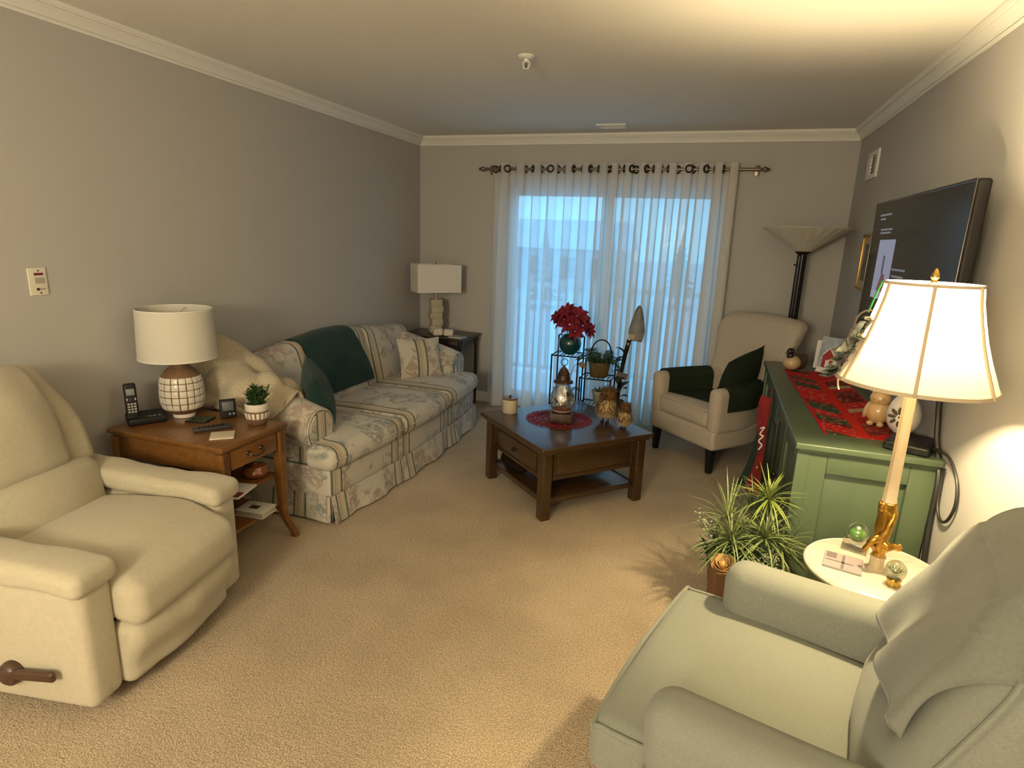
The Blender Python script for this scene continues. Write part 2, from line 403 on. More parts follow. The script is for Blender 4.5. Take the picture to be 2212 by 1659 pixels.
# ---------------------------------------------------------------- curtains on a rod
M_sheer = cloth_thin('sheer_cloth', (0.88, 0.86, 0.82), 0.22, 0.50); M_sheer2 = cloth_thin('sheer_cloth_b', (0.84, 0.80, 0.73), 0.15, 0.38)
rod = thing('curtain_rod', 'brushed bronze curtain rod with ball finials over the patio door', 'curtain rod', (0, 5.115, 2.13))
M_rod = mat('rod_metal', (0.25, 0.20, 0.15), 0.35, metal=0.9)
one(tube([(-2.0, 0, 0), (.235, 0, 0)], .0115, 10), 'rod', M_rod, rod)
for s, x in ((-1, -2.0), (1, .235)):
    one(lathe([(.0, -.005), (.014, 0), (.010, .008), (.012, .014), (.021, .026), (.021, .036), (.012, .048), (.009, .056), (.014, .062), (0, .068)], 14), 'finial', M_rod, rod, M=T(x, 0, 0) @ RY(90*s))
for x in (-1.975, .215): 
    g = G(); boxg(g, x-.012, x+.012, -.006, YB-5.115, -.006, .006, .002); boxg(g, x-.018, x+.018, YB-5.115-.008, YB-5.115, -.04, .04, .003); g.build('bracket', M_rod, rod)

def curtain(label, x0, x1, folds, seed, m, b=.55):
    t = thing('sheer_curtain', label, 'curtain', (0, 5.115, 0), group='sheer curtains on the rod'); rr = random.Random(seed)
    ph = [rr.uniform(-.35, .35) for _ in range(folds*2+2)]; am = [rr.uniform(.75, 1.2) for _ in range(folds*2+2)]; W = x1-x0; p = W/folds
    def f(u, v):
        u = u + (.020*sin(2*pi*1.7*u+seed) + .012*sin(2*pi*4.3*u+seed*2))*min(1, u*12, (1-u)*12)
        z = 2.175 - 2.155*v; k = u*folds; i = int(k*2) % len(am)
        j = min(i+1, len(am)-1); fr = k*2-int(k*2); A = am[i]*(1-fr)+am[j]*fr; P = ph[i]*(1-fr)+ph[j]*fr
        a = 2*pi*k + P*min(1, v*2.5); amp = (.034 + .016*v)*A
        x = x0 + u*W - p*.16*b*sin(2*a)*(.5+.6*v)*A + .012*v*sin(5*u+seed)
        y = amp*sin(a) + .008*sin(3*a+v*4)*v
        y = min(y, .088)
        return (x, y, z)
    one(sheet(f, folds*22, 26), 'curtain_cloth', m, t, angle=180)
    for i in range(folds*2):
        u = (i+.5)/(folds*2)*1.0; u = round(u*folds*2)/(folds*2) if False else (i+.04)/(folds*2) if i else .02
        q = f(u, .021); q2 = f(u+.004, .021); d = atan2(q2[1]-q[1], q2[0]-q[0])
        one(torus(.026, .0075, 18, 8), 'grommet', M_bronze, t, M=T(q[0], q[1], 2.13) @ Matrix.Rotation(d, 4, 'Z') @ RX(90) @ S(1, 1, 1.2))
    return t
curtain('left sheer white grommet curtain, brightest blue light behind it', -1.925, -.93, 7, 3, M_sheer, 1.3)
curtain('right sheer white grommet curtain, behind the pale wing chair', -.96, .075, 9, 8, M_sheer2, 1.7)

# wall and ceiling fittings
ve = thing('wall_vent', 'white slotted air vent high on the right wall near the corner', 'vent', (XR, 4.685, 2.11))
g = G(); W_, H_ = .145, .088
boxg(g, -.012, 0, -W_, W_, -H_, -H_+.03, .003); boxg(g, -.012, 0, -W_, W_, H_-.03, H_, .003); boxg(g, -.012, 0, -W_, -W_+.06, -H_+.03, H_-.03, .001); boxg(g, -.012, 0, W_-.11, W_, -H_+.03, H_-.03, .001); g.build('frame', M_white, ve); slab('vent_back', mat('vent_back', (.30, .27, .21), .8), -.004, 0, -W_+.05, W_-.10, -H_+.02, H_-.02, parent=ve)
for i in range(5): one(rbox(.008, .12, .004), 'louver', mat('vent_shadow', (.35, .33, .29), .6) if i == 0 else bpy.data.materials['vent_shadow'], ve, M=T(-.006, -.025, -.045+.0225*i) @ RY(35))
cv = thing('ceiling_vent', 'flat rectangular ceiling air vent in front of the curtain', 'vent', (-.87, 4.85, ZC))
g = G(); boxg(g, -.115, .115, -.085, -.06, -.012, 0, .003); boxg(g, -.115, .115, .06, .085, -.012, 0, .003); boxg(g, -.115, -.09, -.06, .06, -.012, 0, .001); boxg(g, .09, .115, -.06, .06, -.012, 0, .001); g.build('frame', M_trim, cv)
for i in range(7): one(rbox(.18, .014, .0025), 'louver', M_trim, cv, M=T(0, -.051+.017*i, -.007) @ RX(40))
sp = thing('fire_sprinkler', 'small white fire sprinkler head on the ceiling', 'sprinkler', (-.985, 3.02, ZC))
one(lathe([(0, 0), (.042, 0), (.042, -.004), (.034, -.012), (.02, -.014), (0, -.014)][::-1], 24), 'escutcheon', M_white, sp)
g = G().add(lathe([(0, -.012), (.012, -.012), (.012, -.026), (.006, -.03), (0, -.03)][::-1], 14))
for s in (-1, 1): g.add(tube(cr([(s*.010, 0, -.02), (s*.017, 0, -.034), (s*.012, 0, -.052), (0, 0, -.058)], 4), .0028, 6))
g.build('sprinkler_body', M_white, sp); one(lathe([(0, -.058), (.016, -.058), (.017, -.061), (0, -.061)][::-1], 16), 'deflector', M_white, sp); one(tube([(0, 0, -.03), (0, 0, -.056)], .0025, 6), 'glass_bulb', M_dark, sp)
wp = thing('wall_plate', 'cream wall control plate with a maroon strip on the left wall', 'wall plate', (XL, 1.753, 1.306))
M_pl = mat('plate_plastic', (0.72, 0.68, 0.56), 0.4)
boxg(G(), 0, .006, -.037, .037, -.057, .057, .003, 2).build('plate', M_pl, wp)
slab('indicator', mat('maroon', (.16, .02, .04), .5), .006, .0075, -.014, .022, .026, .036, parent=wp); slab('display', mat('plate_grey', (.38, .36, .28), .5), .006, .0075, -.012, .026, -.008, .016, parent=wp)
slab('button', M_dark, .006, .009, -.010, -.001, -.036, -.027, parent=wp); slab('label_strip', bpy.data.materials['plate_grey'], .006, .007, .002, .026, -.034, -.028, parent=wp)
for z in (.045, -.047): one(lathe([(0, .0085), (.003, .0085), (.003, .006)][::-1], 8), 'screw', M_dark, wp, M=T(0, .004, z) @ RY(90))

# ---------------------------------------------------------------- cream recliner
M_cream = mat('cream_upholstery', (0.51, 0.465, 0.345), 0.85, var=(60, (0.46, 0.415, 0.30), 0.25), bump=(700, 0.35, 0.0015), sheen=0.2, spec=0.2)
M_walnut = wood('walnut', (0.045, 0.021, 0.011), (0.08, 0.04, 0.02), (1, 8, 8), 8)
rc = thing('cream_recliner', 'large cream upholstered recliner with a dark lever at the left', 'armchair', (-2.134, 1.404, 0), 9.5)
def arm_side(s):
    def w(p):       # p local to panel, lean of front edge
        return p
    g = G(); g.add(rbox(.76, .125, .42, .03, 3, (8, 2, 6), (0, .012, 0)), T(0, s*.325, .265))
    return g.build('side_panel', M_cream, rc, angle=60)
def arm_pad(s):
    def w(p):
        t = (p.x+.36)/.74                      # 0 back .. 1 front
        z = p.z + .035*(1-sm(t*1.4)) - .014*sm((t-.82)/.18) + .006*nz(p.x*9, p.y*9, s, 1.5)
        return Vector((p.x, p.y*(1+.10*sm((t-.6)/.4)), z))
    return G().add(rbox(.75, .155, .078, .030, 4, (18, 4, 3), (0, .0, .010)), None, w).add(([], [])).build('arm_pad', M_cream, rc, angle=80)
for s in (-1, 1):
    arm_side(s); o = arm_pad(s); o.location = (.02, s*.325, .507)
# seat
def w_seat(p):
    t = (p.x+.32)/.64
    z = p.z - .055*sm((t-.70)/.30)*(1 if p.z > 0 else .8) + .012*sin(pi*t)
    return Vector((p.x, p.y, z))
o = one(rbox(.68, .54, .18, .055, 5, (14, 10, 3), (.012, 0, .03)), 'seat_cushion', M_cream, rc, warp=w_seat, angle=80); o.matrix_local = T(.120, 0, .385) @ RY(-3)
def w_foot(p):
    b = .012*sin(p.z*30)*(1 if p.x > 0 else 0)
    wr = .006*nz(p.y*14, p.z*5, 1)*(1 if p.x > 0 else 0)
    return Vector((p.x + b + wr + (.02*(1-abs(p.y)/.26) if p.x > 0 else 0), p.y, p.z))
o = one(rbox(.10, .535, .24, .04, 4, (2, 14, 10), (.015, 0, 0)), 'footrest', M_cream, rc, warp=w_foot, angle=80); o.matrix_local = T(.372, 0, .172) @ RY(7)
slab('base_frame', M_dark, -.30, .30, -.26, .26, 0, .07, parent=rc, r=.01)
# backrest: lumbar pad, head pad and side wings, leaning back
BK = T(-.185, 0, .36) @ RY(-15)
def w_lum(p): return Vector((p.x + .05*(1-(p.y/.31)**2)*cos((p.z)/.2*1.2), p.y*(1+.10*sm((p.z+.05)/.2)), p.z - .035*(p.y/.3)**2*(1 if p.z > 0 else 0)))
o = one(rbox(.16, .56, .33, .06, 4, (3, 12, 10), (.03, 0, 0)), 'lumbar_cushion', M_cream, rc, warp=w_lum, angle=80); o.matrix_local = BK @ T(.0, 0, .12)
def w_head(p):
    k = sm((p.z+.02)/.26)
    y = p.y*(1-.12*k**1.5) ; x = p.x + .03*(1-(p.y/.3)**2) - .02*k
    return Vector((x + .006*nz(p.y*8, p.z*8, 3)*(1 if p.x > 0 else 0), y, p.z - .03*(p.y/.3)**2*k))
o = one(rbox(.15, .40, .45, .06, 4, (3, 12, 12), (.03, 0, .01)), 'head_cushion', M_cream, rc, warp=w_head, angle=80); o.matrix_local = BK @ T(-.005, 0, .46)
for s in (-1, 1):
    def w_wing(p):
        k = sm((p.z+.10)/.34); return Vector((p.x - .03*k, p.y - s*.085*k**1.3, p.z))
    o = one(rbox(.13, .135, .46, .05, 4, (3, 4, 12), (.012, 0, 0)), 'back_wing', M_cream, rc, warp=w_wing, angle=80); o.matrix_local = BK @ T(-.01, s*.262, .445)
o = one(rbox(.06, .50, .80, .03, 3, (2, 8, 10)), 'back_shell', M_cream, rc, warp=lambda p: Vector((p.x, p.y*(1-.18*sm((p.z)/.4)), p.z)), angle=80); o.matrix_local = BK @ T(-.09, 0, .26)
hd = one(lathe([(0, .0), (.038, 0), (.040, .012), (.036, .028), (.026, .036), (0, .037)], 20), 'lever_hub', M_walnut, rc); hd.matrix_local = T(.115, -.395, .175) @ RX(90)
one(rbox(.17, .02, .034, .009, 3, (6, 1, 1)), 'lever_handle', M_walnut, hd, M=RX(-90) @ T(.085, -.024, .014) @ RY(-5))

# ---------------------------------------------------------------- end table beside the sofa
M_honey = wood('honey_wood', (0.135, 0.055, 0.012), (0.21, 0.09, 0.022), (10, 1.5, 10), 4, 0.32)
et = thing('end_table', 'honey-brown wooden end table with a drawer and two shelves', 'side table', (-2.285, 2.125, 0))
EX, EY = .33, .205
def w_top(p): return p
g = G().add(rbox(2*EX+.02, 2*EY+.02, .022, .007, 2), T(0, 0, .609)); g.build('table_top', M_honey, et); one(rbox(2*EX-.005, 2*EY-.005, .012, .005, 1), 'top_molding', M_honey, et, M=T(0, 0, .592))
for s in (-1, 1):
    slab('apron', M_honey, -EX+.05, EX-.05, s*(EY-.02)-.009, s*(EY-.02)+.009, .485, .587, parent=et, r=.002)
slab('apron', M_honey, -EX+.01, -EX+.028, -EY+.05, EY-.05, .485, .587, parent=et, r=.002)
slab('drawer_box', M_honey, -EX+.05, EX-.03, -EY+.05, EY-.05, .497, .58, parent=et)
dw = slab('drawer', M_honey, EX-.028, EX-.008, -EY+.055, EY-.055, .492, .583, parent=et, r=.003)
g = G()
for s in (-1, 1): g.add(lathe([(0, .012), (.008, .011), (.010, .004), (.012, 0)][::-1], 12), T(EX-.008, s*.042, .543) @ RY(90))
g.add(tube(cr([(EX+.002, -.042, .543), (EX+.014, -.036, .530), (EX+.016, 0, .524), (EX+.014, .036, .530), (EX+.002, .042, .543)], 5), .0035, 6)); g.build('drawer_pull', M_bronze, dw)
for sx in (-1, 1):
    for sy in (-1, 1):
        def w_leg(p):
            t = (p.z+.2925)/.585; k = sm((.34-t)/.34); tp = 1-.30*sm((.62-t)/.5)
            return Vector((p.x*tp + sx*.045*k*k, p.y*tp + sy*.03*k*k, p.z))
        lg = one(rbox(.044, .044, .585, .004, 1, (1, 1, 22)), 'leg', M_honey, et, warp=w_leg); lg.location = (sx*(EX-.022), sy*(EY-.022), .2925)
        if sx > 0:
            for q in (-1, 0, 1): slab('flute', M_walnut, .0218, .0228, q*.010-.0018, q*.010+.0018, .175, .285, parent=lg)
slab('shelf', M_honey, -EX+.03, EX-.045, -EY+.02, EY-.02, .335, .352, parent=et, r=.003); slab('shelf', M_honey, -EX+.03, EX-.045, -EY+.02, EY-.02, .155, .172, parent=et, r=.003)
# things on its shelves
mg = thing('magazine', 'white magazine with a red-brown corner on the end table middle shelf', 'magazine', (-2.07, 2.04, .3525), 12); slab('pages', M_white, -.11, .11, -.08, .08, 0, .008, parent=mg, r=.001); slab('cover_block', mat('cover_red', (.25, .05, .03), .5), .02, .105, -.075, -.02, .008, .0086, parent=mg); slab('cover_title', mat('cover_grey', (.2, .2, .19), .5), .0, .02, .0, .06, .008, .0086, parent=mg)
bw = thing('wooden_bowl', 'small lidded reddish wooden bowl on the end table middle shelf', 'bowl', (-2.07, 2.235, .3525))
M_red_wood = wood('cherry_wood', (0.20, 0.055, 0.02), (0.28, 0.09, 0.03), (4, 4, 10), 6, 0.2, .5)
one(lathe([(0, 0), (.045, 0), (.062, .014), (.066, .030), (.058, .046), (0, .046)], 24), 'bowl_body', M_red_wood, bw); one(lathe([(.058, .046), (.050, .058), (.02, .064), (.010, .068), (.008, .074), (0, .075)], 24), 'lid', M_red_wood, bw)
M_box = mat('cream_card', (0.55, 0.49, 0.38), 0.6)
bk = thing('book_stack_lower', 'thick cream book lying on the end table bottom shelf', 'book', (-2.05, 2.20, .1725), 5); bk.name = 'book'
slab('book_block', M_box, -.075, .075, -.055, .055, .002, .026, parent=bk, r=.002); slab('book_cover', M_white, -.078, .078, -.058, .058, .026, .030, parent=bk, r=.001); slab('cover_picture', M_walnut, -.03, .02, -.02, .015, .030, .0306, parent=bk); slab('book_cover', M_white, -.078, .078, -.058, .058, 0, .003, parent=bk)

# ---------------------------------------------------------------- floral sofa
def sofa_fabric():
    m = bpy.data.materials.new('floral_stripe'); m.use_nodes = True; nt = m.node_tree; p = nt.nodes['Principled BSDF']; L = nt.links.new
    def node(t, **k):
        n = nt.nodes.new(t)
        for a, b in k.items(): setattr(n, a, b)
        return n
    def mth(op, a, b=None, c=None):
        n = node('ShaderNodeMath', operation=op)
        for i, v in enumerate((a, b, c)):
            if v is None: continue
            if isinstance(v, (int, float)): n.inputs[i].default_value = v
            else: L(v, n.inputs[i])
        return n.outputs[0]
    uv = node('ShaderNodeUVMap'); sx = node('ShaderNodeSeparateXYZ'); L(uv.outputs[0], sx.inputs[0]); tc = node('ShaderNodeTexCoord')
    d = mth('PINGPONG', mth('ADD', sx.outputs[0], .3425), .3425)
    def band(lo, hi): return mth('MULTIPLY', mth('GREATER_THAN', d, lo), mth('LESS_THAN', d, hi))
    def mix(f, a, b):
        n = node('ShaderNodeMix', data_type='RGBA'); L(f, n.inputs[0]) if not isinstance(f, float) else None
        for v, i in ((a, 6), (b, 7)):
            if isinstance(v, tuple): n.inputs[i].default_value = (*v, 1)
            else: L(v, n.inputs[i])
        return n.outputs[2]
    def nse(s, det=3, dist=0.0):
        n = node('ShaderNodeTexNoise'); n.inputs['Scale'].default_value = s; n.inputs['Detail'].default_value = det; n.inputs['Distortion'].default_value = dist; L(tc.outputs['Object'], n.inputs['Vector']); return n.outputs['Fac']
    def ramp(f, lo, hi):
        n = node('ShaderNodeMapRange'); n.inputs[1].default_value = lo; n.inputs[2].default_value = hi; L(f, n.inputs[0]); return n.outputs[0]
    base = (.54, .505, .43)
    big, hue, petal = nse(6.0, 2, .6), nse(3.1, 1), nse(26, 3, 1.2)
    mask = mth('MULTIPLY', ramp(big, .475, .54), ramp(petal, .38, .54))
    flower = mix(ramp(hue, .42, .60), (.22, .25, .235), (.37, .28, .225))
    col = mix(mth('MULTIPLY', mask, .9), base, flower)
    leaf = mth('MULTIPLY', ramp(nse(11, 2, 1.0), .60, .65), ramp(petal, .40, .60)); col = mix(mth('MULTIPLY', leaf, .7), col, (.24, .28, .24))
    col = mix(band(.030, .110), col, (.47, .41, .31))
    for lo, hi in ((.028, .040), (.098, .111)): col = mix(band(lo, hi), col, (.12, .135, .10))
    col = mix(band(.052, .057), col, (.33, .24, .17)); col = mix(band(.080, .085), col, (.62, .57, .45))
    L(col, p.inputs['Base Color']); p.inputs['Roughness'].default_value = 0.85; p.inputs['Specular IOR Level'].default_value = 0.2; p.inputs['Sheen Weight'].default_value = .15
    b = node('ShaderNodeBump'); b.inputs['Strength'].default_value = .3; b.inputs['Distance'].default_value = .0015; L(nse(500, 2), b.inputs['Height']); L(b.outputs[0], p.inputs['Normal'])
    return m
M_flor = sofa_fabric()
so = thing('floral_sofa', 'camelback sofa in cream floral fabric with green stripes and skirt', 'sofa', (-2.2, 3.53, 0))
HL = 1.03
def bow(y): return .065*(1-(y/HL)**2)
def crest(y): return .80 + .085*(1+cos(pi*max(-1, min(1, y/HL))))/2
uvy = lambda c: (c.y, c.z + c.x)
for k in range(3):
    yc = (-.685, 0, .685)[k]
    def w_back(p):
        t = (p.z+.25)/.5; y = yc + p.y
        yy = max(-HL, min(HL, y))
        return Vector((-.255 - .10*t + p.x*(1-.1*t), y, .36 + t*(crest(yy)-.36)))
    one(rbox(.19, .683, .5, .06, 4, (3, 16, 14), (.025, 0, 0)), 'back_cushion', M_flor, so, warp=w_back, angle=80, uv=uvy)
# seat cushions: end ones wrap in front of the arms (T-shape)
for k in range(3):
    yc = (-.695, 0, .695)[k]; wd_ = .70 if k != 1 else .685
    def w_sc(p):
        y = yc + p.y; x = .085 + p.x + bow(y)*sm((p.x+.3)/.5)
        e = sm((abs(y)-.79)/.035)
        if e > 0: x = x*(1-e) + max(x, .275 + .06*(x-.275))*e
        return Vector((x, y, .372 + p.z + .012*sm((.1-p.x)/.3)*0))
    g = G().add(rbox(.62, wd_, .135, .05, 4, (18, 22, 3), (.012, 0, .022)), None, w_sc)
    o = g.build('seat_cushion', M_flor, so, angle=80, uv=uvy)
    P = []
    y0, y1 = yc-wd_/2+.03, yc+wd_/2-.03
    for i in range(17):
        y = y0+(y1-y0)*i/16; P.append((.085+.31+bow(y)+.008, y, .372))
    one(tube(P, .0045, 6), 'piping', M_flor, o, uv=uvy)
# front rail and skirt
one(rbox(.70, 2*HL-.04, .19, .03, 3, (6, 30, 3)), 'front_rail', M_flor, so, warp=lambda p: Vector((.01+p.x + bow(p.y)*sm((p.x+.1)/.4), p.y, .225+p.z)), uv=uvy, angle=70)
def skirt(y0, y1):
    def f(u, v):
        y = y0+(y1-y0)*u; e = min(u, 1-u); fl = .02*v + .012*v*sin(y*17)
        return (.372 + bow(y) + fl + .004*sin(y*40)*v, y + (.012*v if u > .97 else -.012*v if u < .03 else 0), .165-.150*v)
    return one(sheet(f, 26, 6, .006), 'skirt_panel', M_flor, so, uv=uvy, angle=70)
for a, b in ((-HL+.01, -.35), (-.335, .335), (.35, HL-.01)): skirt(a, b)
for y in (-.342, .342): one(sheet(lambda u, v: (.366+bow(y)+.006*v, y-.045+.09*u, .165-.148*v), 4, 3, .004), 'pleat', M_flor, so, uv=lambda c: (c.y+.04, c.z))
for s in (-1, 1):
    def f(u, v): return (-.44+.80*u + (.012*v if u > .97 else 0), s*(HL-.028+.022*v+.008*v*sin(u*14)), .165-.150*v)
    V, F = sheet(f, 20, 6, .006); one((V, F if s > 0 else F), 'skirt_panel', M_flor, so, uv=lambda c: (c.x+.25, c.z), angle=70)
    g = G()
    for q in range(2): g.add(lathe([(.004, 0), (.016, .0), (.012, .148)], 10), T(.352, s*(HL-.012) - s*q*.02, .016))
    g.build('pleat', M_flor, so, uv=lambda c: (c.x*3+.03, c.z))
# rolled arms
XA0, XA1 = -.42, .245
def armc(x): t = max(0.0, (XA1-x)/(XA1-XA0)); return .505 + .170*t**.9, .118
def arm_sec(x, inset=0.0):
    zc, r = armc(x); r = r-inset; pts = [(.80+inset, .26)]
    pts += [(.80+inset, zc-.06)]
    for i in range(15):
        a = radians(172 - i*16.2); pts.append((.925 + r*cos(a), zc + r*sin(a)))
    pts += [(.985-inset, zc-.125), (.985-inset, .30), (.985-inset, .10)]
    return pts
def arm_surf(x, v, off, s):
    P = arm_sec(x); k = v*(len(P)-1); i = min(int(k), len(P)-2); f = k-i
    a, b = Vector((P[i][0], P[i][1])), Vector((P[i+1][0], P[i+1][1])); c = a*(1-f)+b*f
    zc, r = armc(x); n = Vector((c.x-.92, c.y-zc)); n = n.normalized() if n.length > 1e-6 else Vector((0, 1))
    if c.y < zc-.07: n = Vector((1 if c.x > .9 else -1, 0))
    c = c + n*off; return Vector((x, s*c.x, c.y))
for s in (-1, 1):
    V = []; F = []; nx = 22
    for i in range(nx+1):
        x = XA0+(XA1-XA0)*i/nx
        for y, z in arm_sec(x): V.append(Vector((x, s*y, z)))
    n = len(arm_sec(0))
    for i in range(nx):
        for j in range(n):
            k = (j+1) % n; q = (i*n+j, (i+1)*n+j, (i+1)*n+k, i*n+k); F.append(q if s < 0 else q[::-1])
    F += [tuple(range(n)) if s < 0 else tuple(range(n))[::-1], tuple(nx*n+j for j in range(n))[::-1] if s < 0 else tuple(nx*n+j for j in range(n))]
    ar = one((V, F), 'arm', M_flor, so, angle=50, uv=lambda c: (c.x+.22 if abs(c.y) > .97 and c.z < .42 else c.z*.06, c.z+c.y))
    poly = [(y, z) for y, z in arm_sec(XA1, .018) if z > .12]
    Vp = [Vector((XA1-.002, s*y, z)) for y, z in poly] + [Vector((XA1+.016, s*y, z)) for y, z in poly]; n = len(poly)
    Fp = [tuple(range(n)), tuple(range(n, 2*n))[::-1]] + [(i, n+i, n+(i+1) % n, (i+1) % n) for i in range(n)]
    if s > 0: Fp = [q[::-1] for q in Fp]
    Fp = [q[::-1] for q in Fp]
    one((Vp, Fp), 'arm_front', M_flor, ar, angle=30, uv=lambda c: (abs(c.y)-.93+.3425+.07, c.z))
    one(tube([(XA1+.006, s*y, z) for y, z in arm_sec(XA1, .006)[1:-1]], .006, 6), 'piping', M_flor, ar, uv=lambda c: (.03, 0))
slab('back_frame', M_flor, -.45, -.26, -HL+.05, HL-.05, .05, .60, parent=so, uv=uvy)
# throws and pillows
M_green = mat('dark_green_fleece', (0.006, 0.030, 0.027), 0.95, var=(40, (0.010, 0.042, 0.036), 0.3), bump=(350, 0.5, 0.003), sheen=0.15, spec=0.1)
def back_pt(y, t, off):      # t 0 front-bottom .. 1 crest front, .. 1.35 behind
    zc_ = crest(y)
    if t <= .86:
        x = -.255-.10*t + .097*(1-.1*t) + .025*(1-(2*t-1)**2); z = .36 + t*(zc_-.36); return Vector((x+off, y, z))
    a = min(1, (t-.86)/.28); x0 = -.255-.086+.09; R = .085
    return Vector((x0-R*1.05 + (R*1.05+off)*cos(a*pi), y, .36+.86*(zc_-.36) + (.14*(zc_-.36)+off)*sin(a*pi)))
th = one(sheet(lambda u, v: back_pt(-.40+.56*u + .13*(1-v)*(.6+.4*u) + .01*sin(v*7), .25+v*.85, .014+.004*nz(u*5, v*6, 2)), 20, 34, .010), 'green_throw', M_green)
tag(th, 'dark green throw draped over the sofa backrest', 'blanket'); th.location = (-2.2, 3.53, 0)
gp = one(pillow(.40, .40, .17, 14), 'green_cushion', M_green); tag(gp, 'dark green cushion leaning on the near sofa arm', 'cushion')
gp.matrix_world = T(-2.10, 2.80, .625) @ RZ(-50) @ RX(14) @ RY(10)
fp = one(pillow(.36, .34, .13, 14), 'floral_cushion', M_flor, uv=lambda c: (max(c.x, -.045)+.4125, c.z)); tag(fp, 'floral cushion with one green stripe at the far end of the sofa', 'cushion')
fp.matrix_world = T(-2.165, 4.20, .590) @ RZ(48) @ RX(-20)
M_knit = mat('cream_knit', (0.60, 0.53, 0.40), 0.95, var=(90, (0.42, 0.36, 0.25), 0.3), bump=(160, 0.9, 0.006), sheen=0.2, spec=0.1)
def f_knit(u, v):
    x = -.435 + u*(.56 - .16*abs(2*v-.85)**2.2)
    vv = .06 + .74*v - .07*sin(pi*u)*v
    off = .030 + .050*abs(nz(u*3.2, v*3.5, 7)) + .022*sin(v*15+u*7+4*nz(u*3, v*3, 1)) + .012*sin(u*17+v*5) + .11*sm((.60-u)/.6)*sm(1-abs(v-.42)*2.2) + .02*sm((v-.55)/.3)*(1-u) - .022*sm((u-.88)/.12)
    return arm_surf(min(x, .20), vv, off, -1)
kn = one(sheet(f_knit, 48, 70, .014), 'knit_blanket', M_knit, angle=180); tag(kn, 'cream knitted blanket heaped over the near sofa arm', 'blanket'); kn.location = (-2.2, 3.53, 0)
g = G()
for i in range(3):
    g.add(tube([arm_surf(-.40+.43*t/14 + .02*i, .72 - .07*sin(pi*t/14) + .03*i, .060 - .012*i, -1) for t in range(15)], .016, 8))
o = g.build('rolled_hem', M_knit, kn)

# ---------------------------------------------------------------- coffee table
M_oak = wood('brown_oak', (0.036, 0.0175, 0.0055), (0.064, 0.033, 0.011), (1.5, 14, 14), 5, 0.30, .25)
ct = thing('coffee_table', 'square dark-brown wooden coffee table with drawer and lower shelf', 'coffee table', (-.80, 3.50, 0), 47)
one(rbox(.79, .79, .028, .008, 2), 'table_top', M_oak, ct, M=T(0, 0, .431))
one(rbox(.755, .755, .016, .004, 1), 'top_molding', M_oak, ct, M=T(0, 0, .410))
for sx in (-1, 1):
    for sy in (-1, 1): one(rbox(.062, .062, .404, .008, 2), 'leg', M_oak, ct, M=T(sx*.333, sy*.333, .202))
for i in range(4):
    Mr = RZ(90*i)
    ap = one(rbox(.61, .022, .175, .002, 1), 'apron', M_oak, ct, M=Mr @ T(0, -.325, .3145))
    g = G()
    for z in (.245, .384): g.add(rbox(.57, .01, .014, .003, 1), Mr @ T(0, -.338, z))
    for x in (-.278, .278): g.add(rbox(.014, .01, .125, .003, 1), Mr @ T(x, -.338, .3145))
    g.build('molding', M_oak, ap)
    if i == 3:
        k_ = one(rbox(.50, .012, .11, .003, 1), 'drawer_front', M_oak, ct, M=Mr @ T(0, -.338, .3145)); 
        one(lathe([(0, .024), (.012, .022), (.014, .014), (.006, .008), (.006, 0)][::-1], 14), 'knob', M_bronze, k_, M=Mr @ T(0, -.343, .3145) @ RX(90))
one(rbox(.665, .665, .022, .004, 1), 'lower_shelf', M_oak, ct, M=T(0, 0, .105))
for i in range(4): one(rbox(.61, .02, .035, .003, 1), 'shelf_rail', M_oak, ct, M=RZ(90*i) @ T(0, -.328, .105))
# dark furry toy on the lower shelf
M_fur = mat('dark_fur', (0.010, 0.007, 0.005), 0.95, var=(20, (0.022, 0.013, 0.009), 0.25), bump=(120, 0.8, 0.01), spec=.05)
M_furb = mat('brown_fur', (0.05, 0.025, 0.016), 0.95, bump=(120, 0.8, 0.01), spec=.05)
ty = thing('plush_animal', 'dark plush animal lying on the coffee table lower shelf', 'plush toy', (-1.075, 3.405, .1165), 133)
one(ball(.150, .085, .062, 22, 14), 'body', M_fur, ty, M=T(0.0, 0, .062), warp=lambda p: p*(1+.06*nz(p.x*30, p.y*30, p.z*30)))
hd_ = one(ball(.052, .048, .05, 18, 12), 'head', M_furb, ty, M=T(.13, -.035, .060), warp=lambda p: p*(1+.08*nz(p.x*40, p.y*40, p.z*40)))
g = G()
for s in (-1, 1): g.add(ball(.014, .02, .024, 10, 8), T(.115, -.035+s*.04, .105))
g.build('ears', M_furb, hd_); one(ball(.022, .018, .016, 10, 8), 'snout', mat('snout', (.10, .07, .055), .8), hd_, M=T(.175, -.045, .05))

# ---------------------------------------------------------------- wing chair
M_linen = mat('pale_linen', (0.50, 0.44, 0.36), 0.9, var=(50, (0.45, 0.39, 0.315), 0.25), bump=(600, 0.3, 0.0015), sheen=0.15, spec=0.15)
wc = thing('wing_chair', 'pale linen wing armchair with dark tapered legs by the curtain', 'armchair', (.11, 4.58, 0), 226)
WF = .345     # front of the chair in local x
for sx, sy in ((1, 1), (1, -1), (-1, 1), (-1, -1)):
    def w_l(p):
        t = (p.z+.09)/.18; k = .62+.38*t; return Vector((p.x*k + (-.02*(1-t) if sx < 0 else 0), p.y*k, p.z))
    one(rbox(.055, .055, .18, .003, 1), 'leg', M_dark, wc, M=T(sx*.30 + (.0 if sx > 0 else .03), sy*(.28 if sx > 0 else .22), .09), warp=w_l)
def w_base(p): return Vector((p.x, p.y*(1-.20*sm((.05-p.x)/.34)), p.z))
one(rbox(.68, .66, .15, .03, 3, (6, 6, 2)), 'seat_base', M_linen, wc, M=T(0.005, 0, .25), warp=w_base, angle=60)
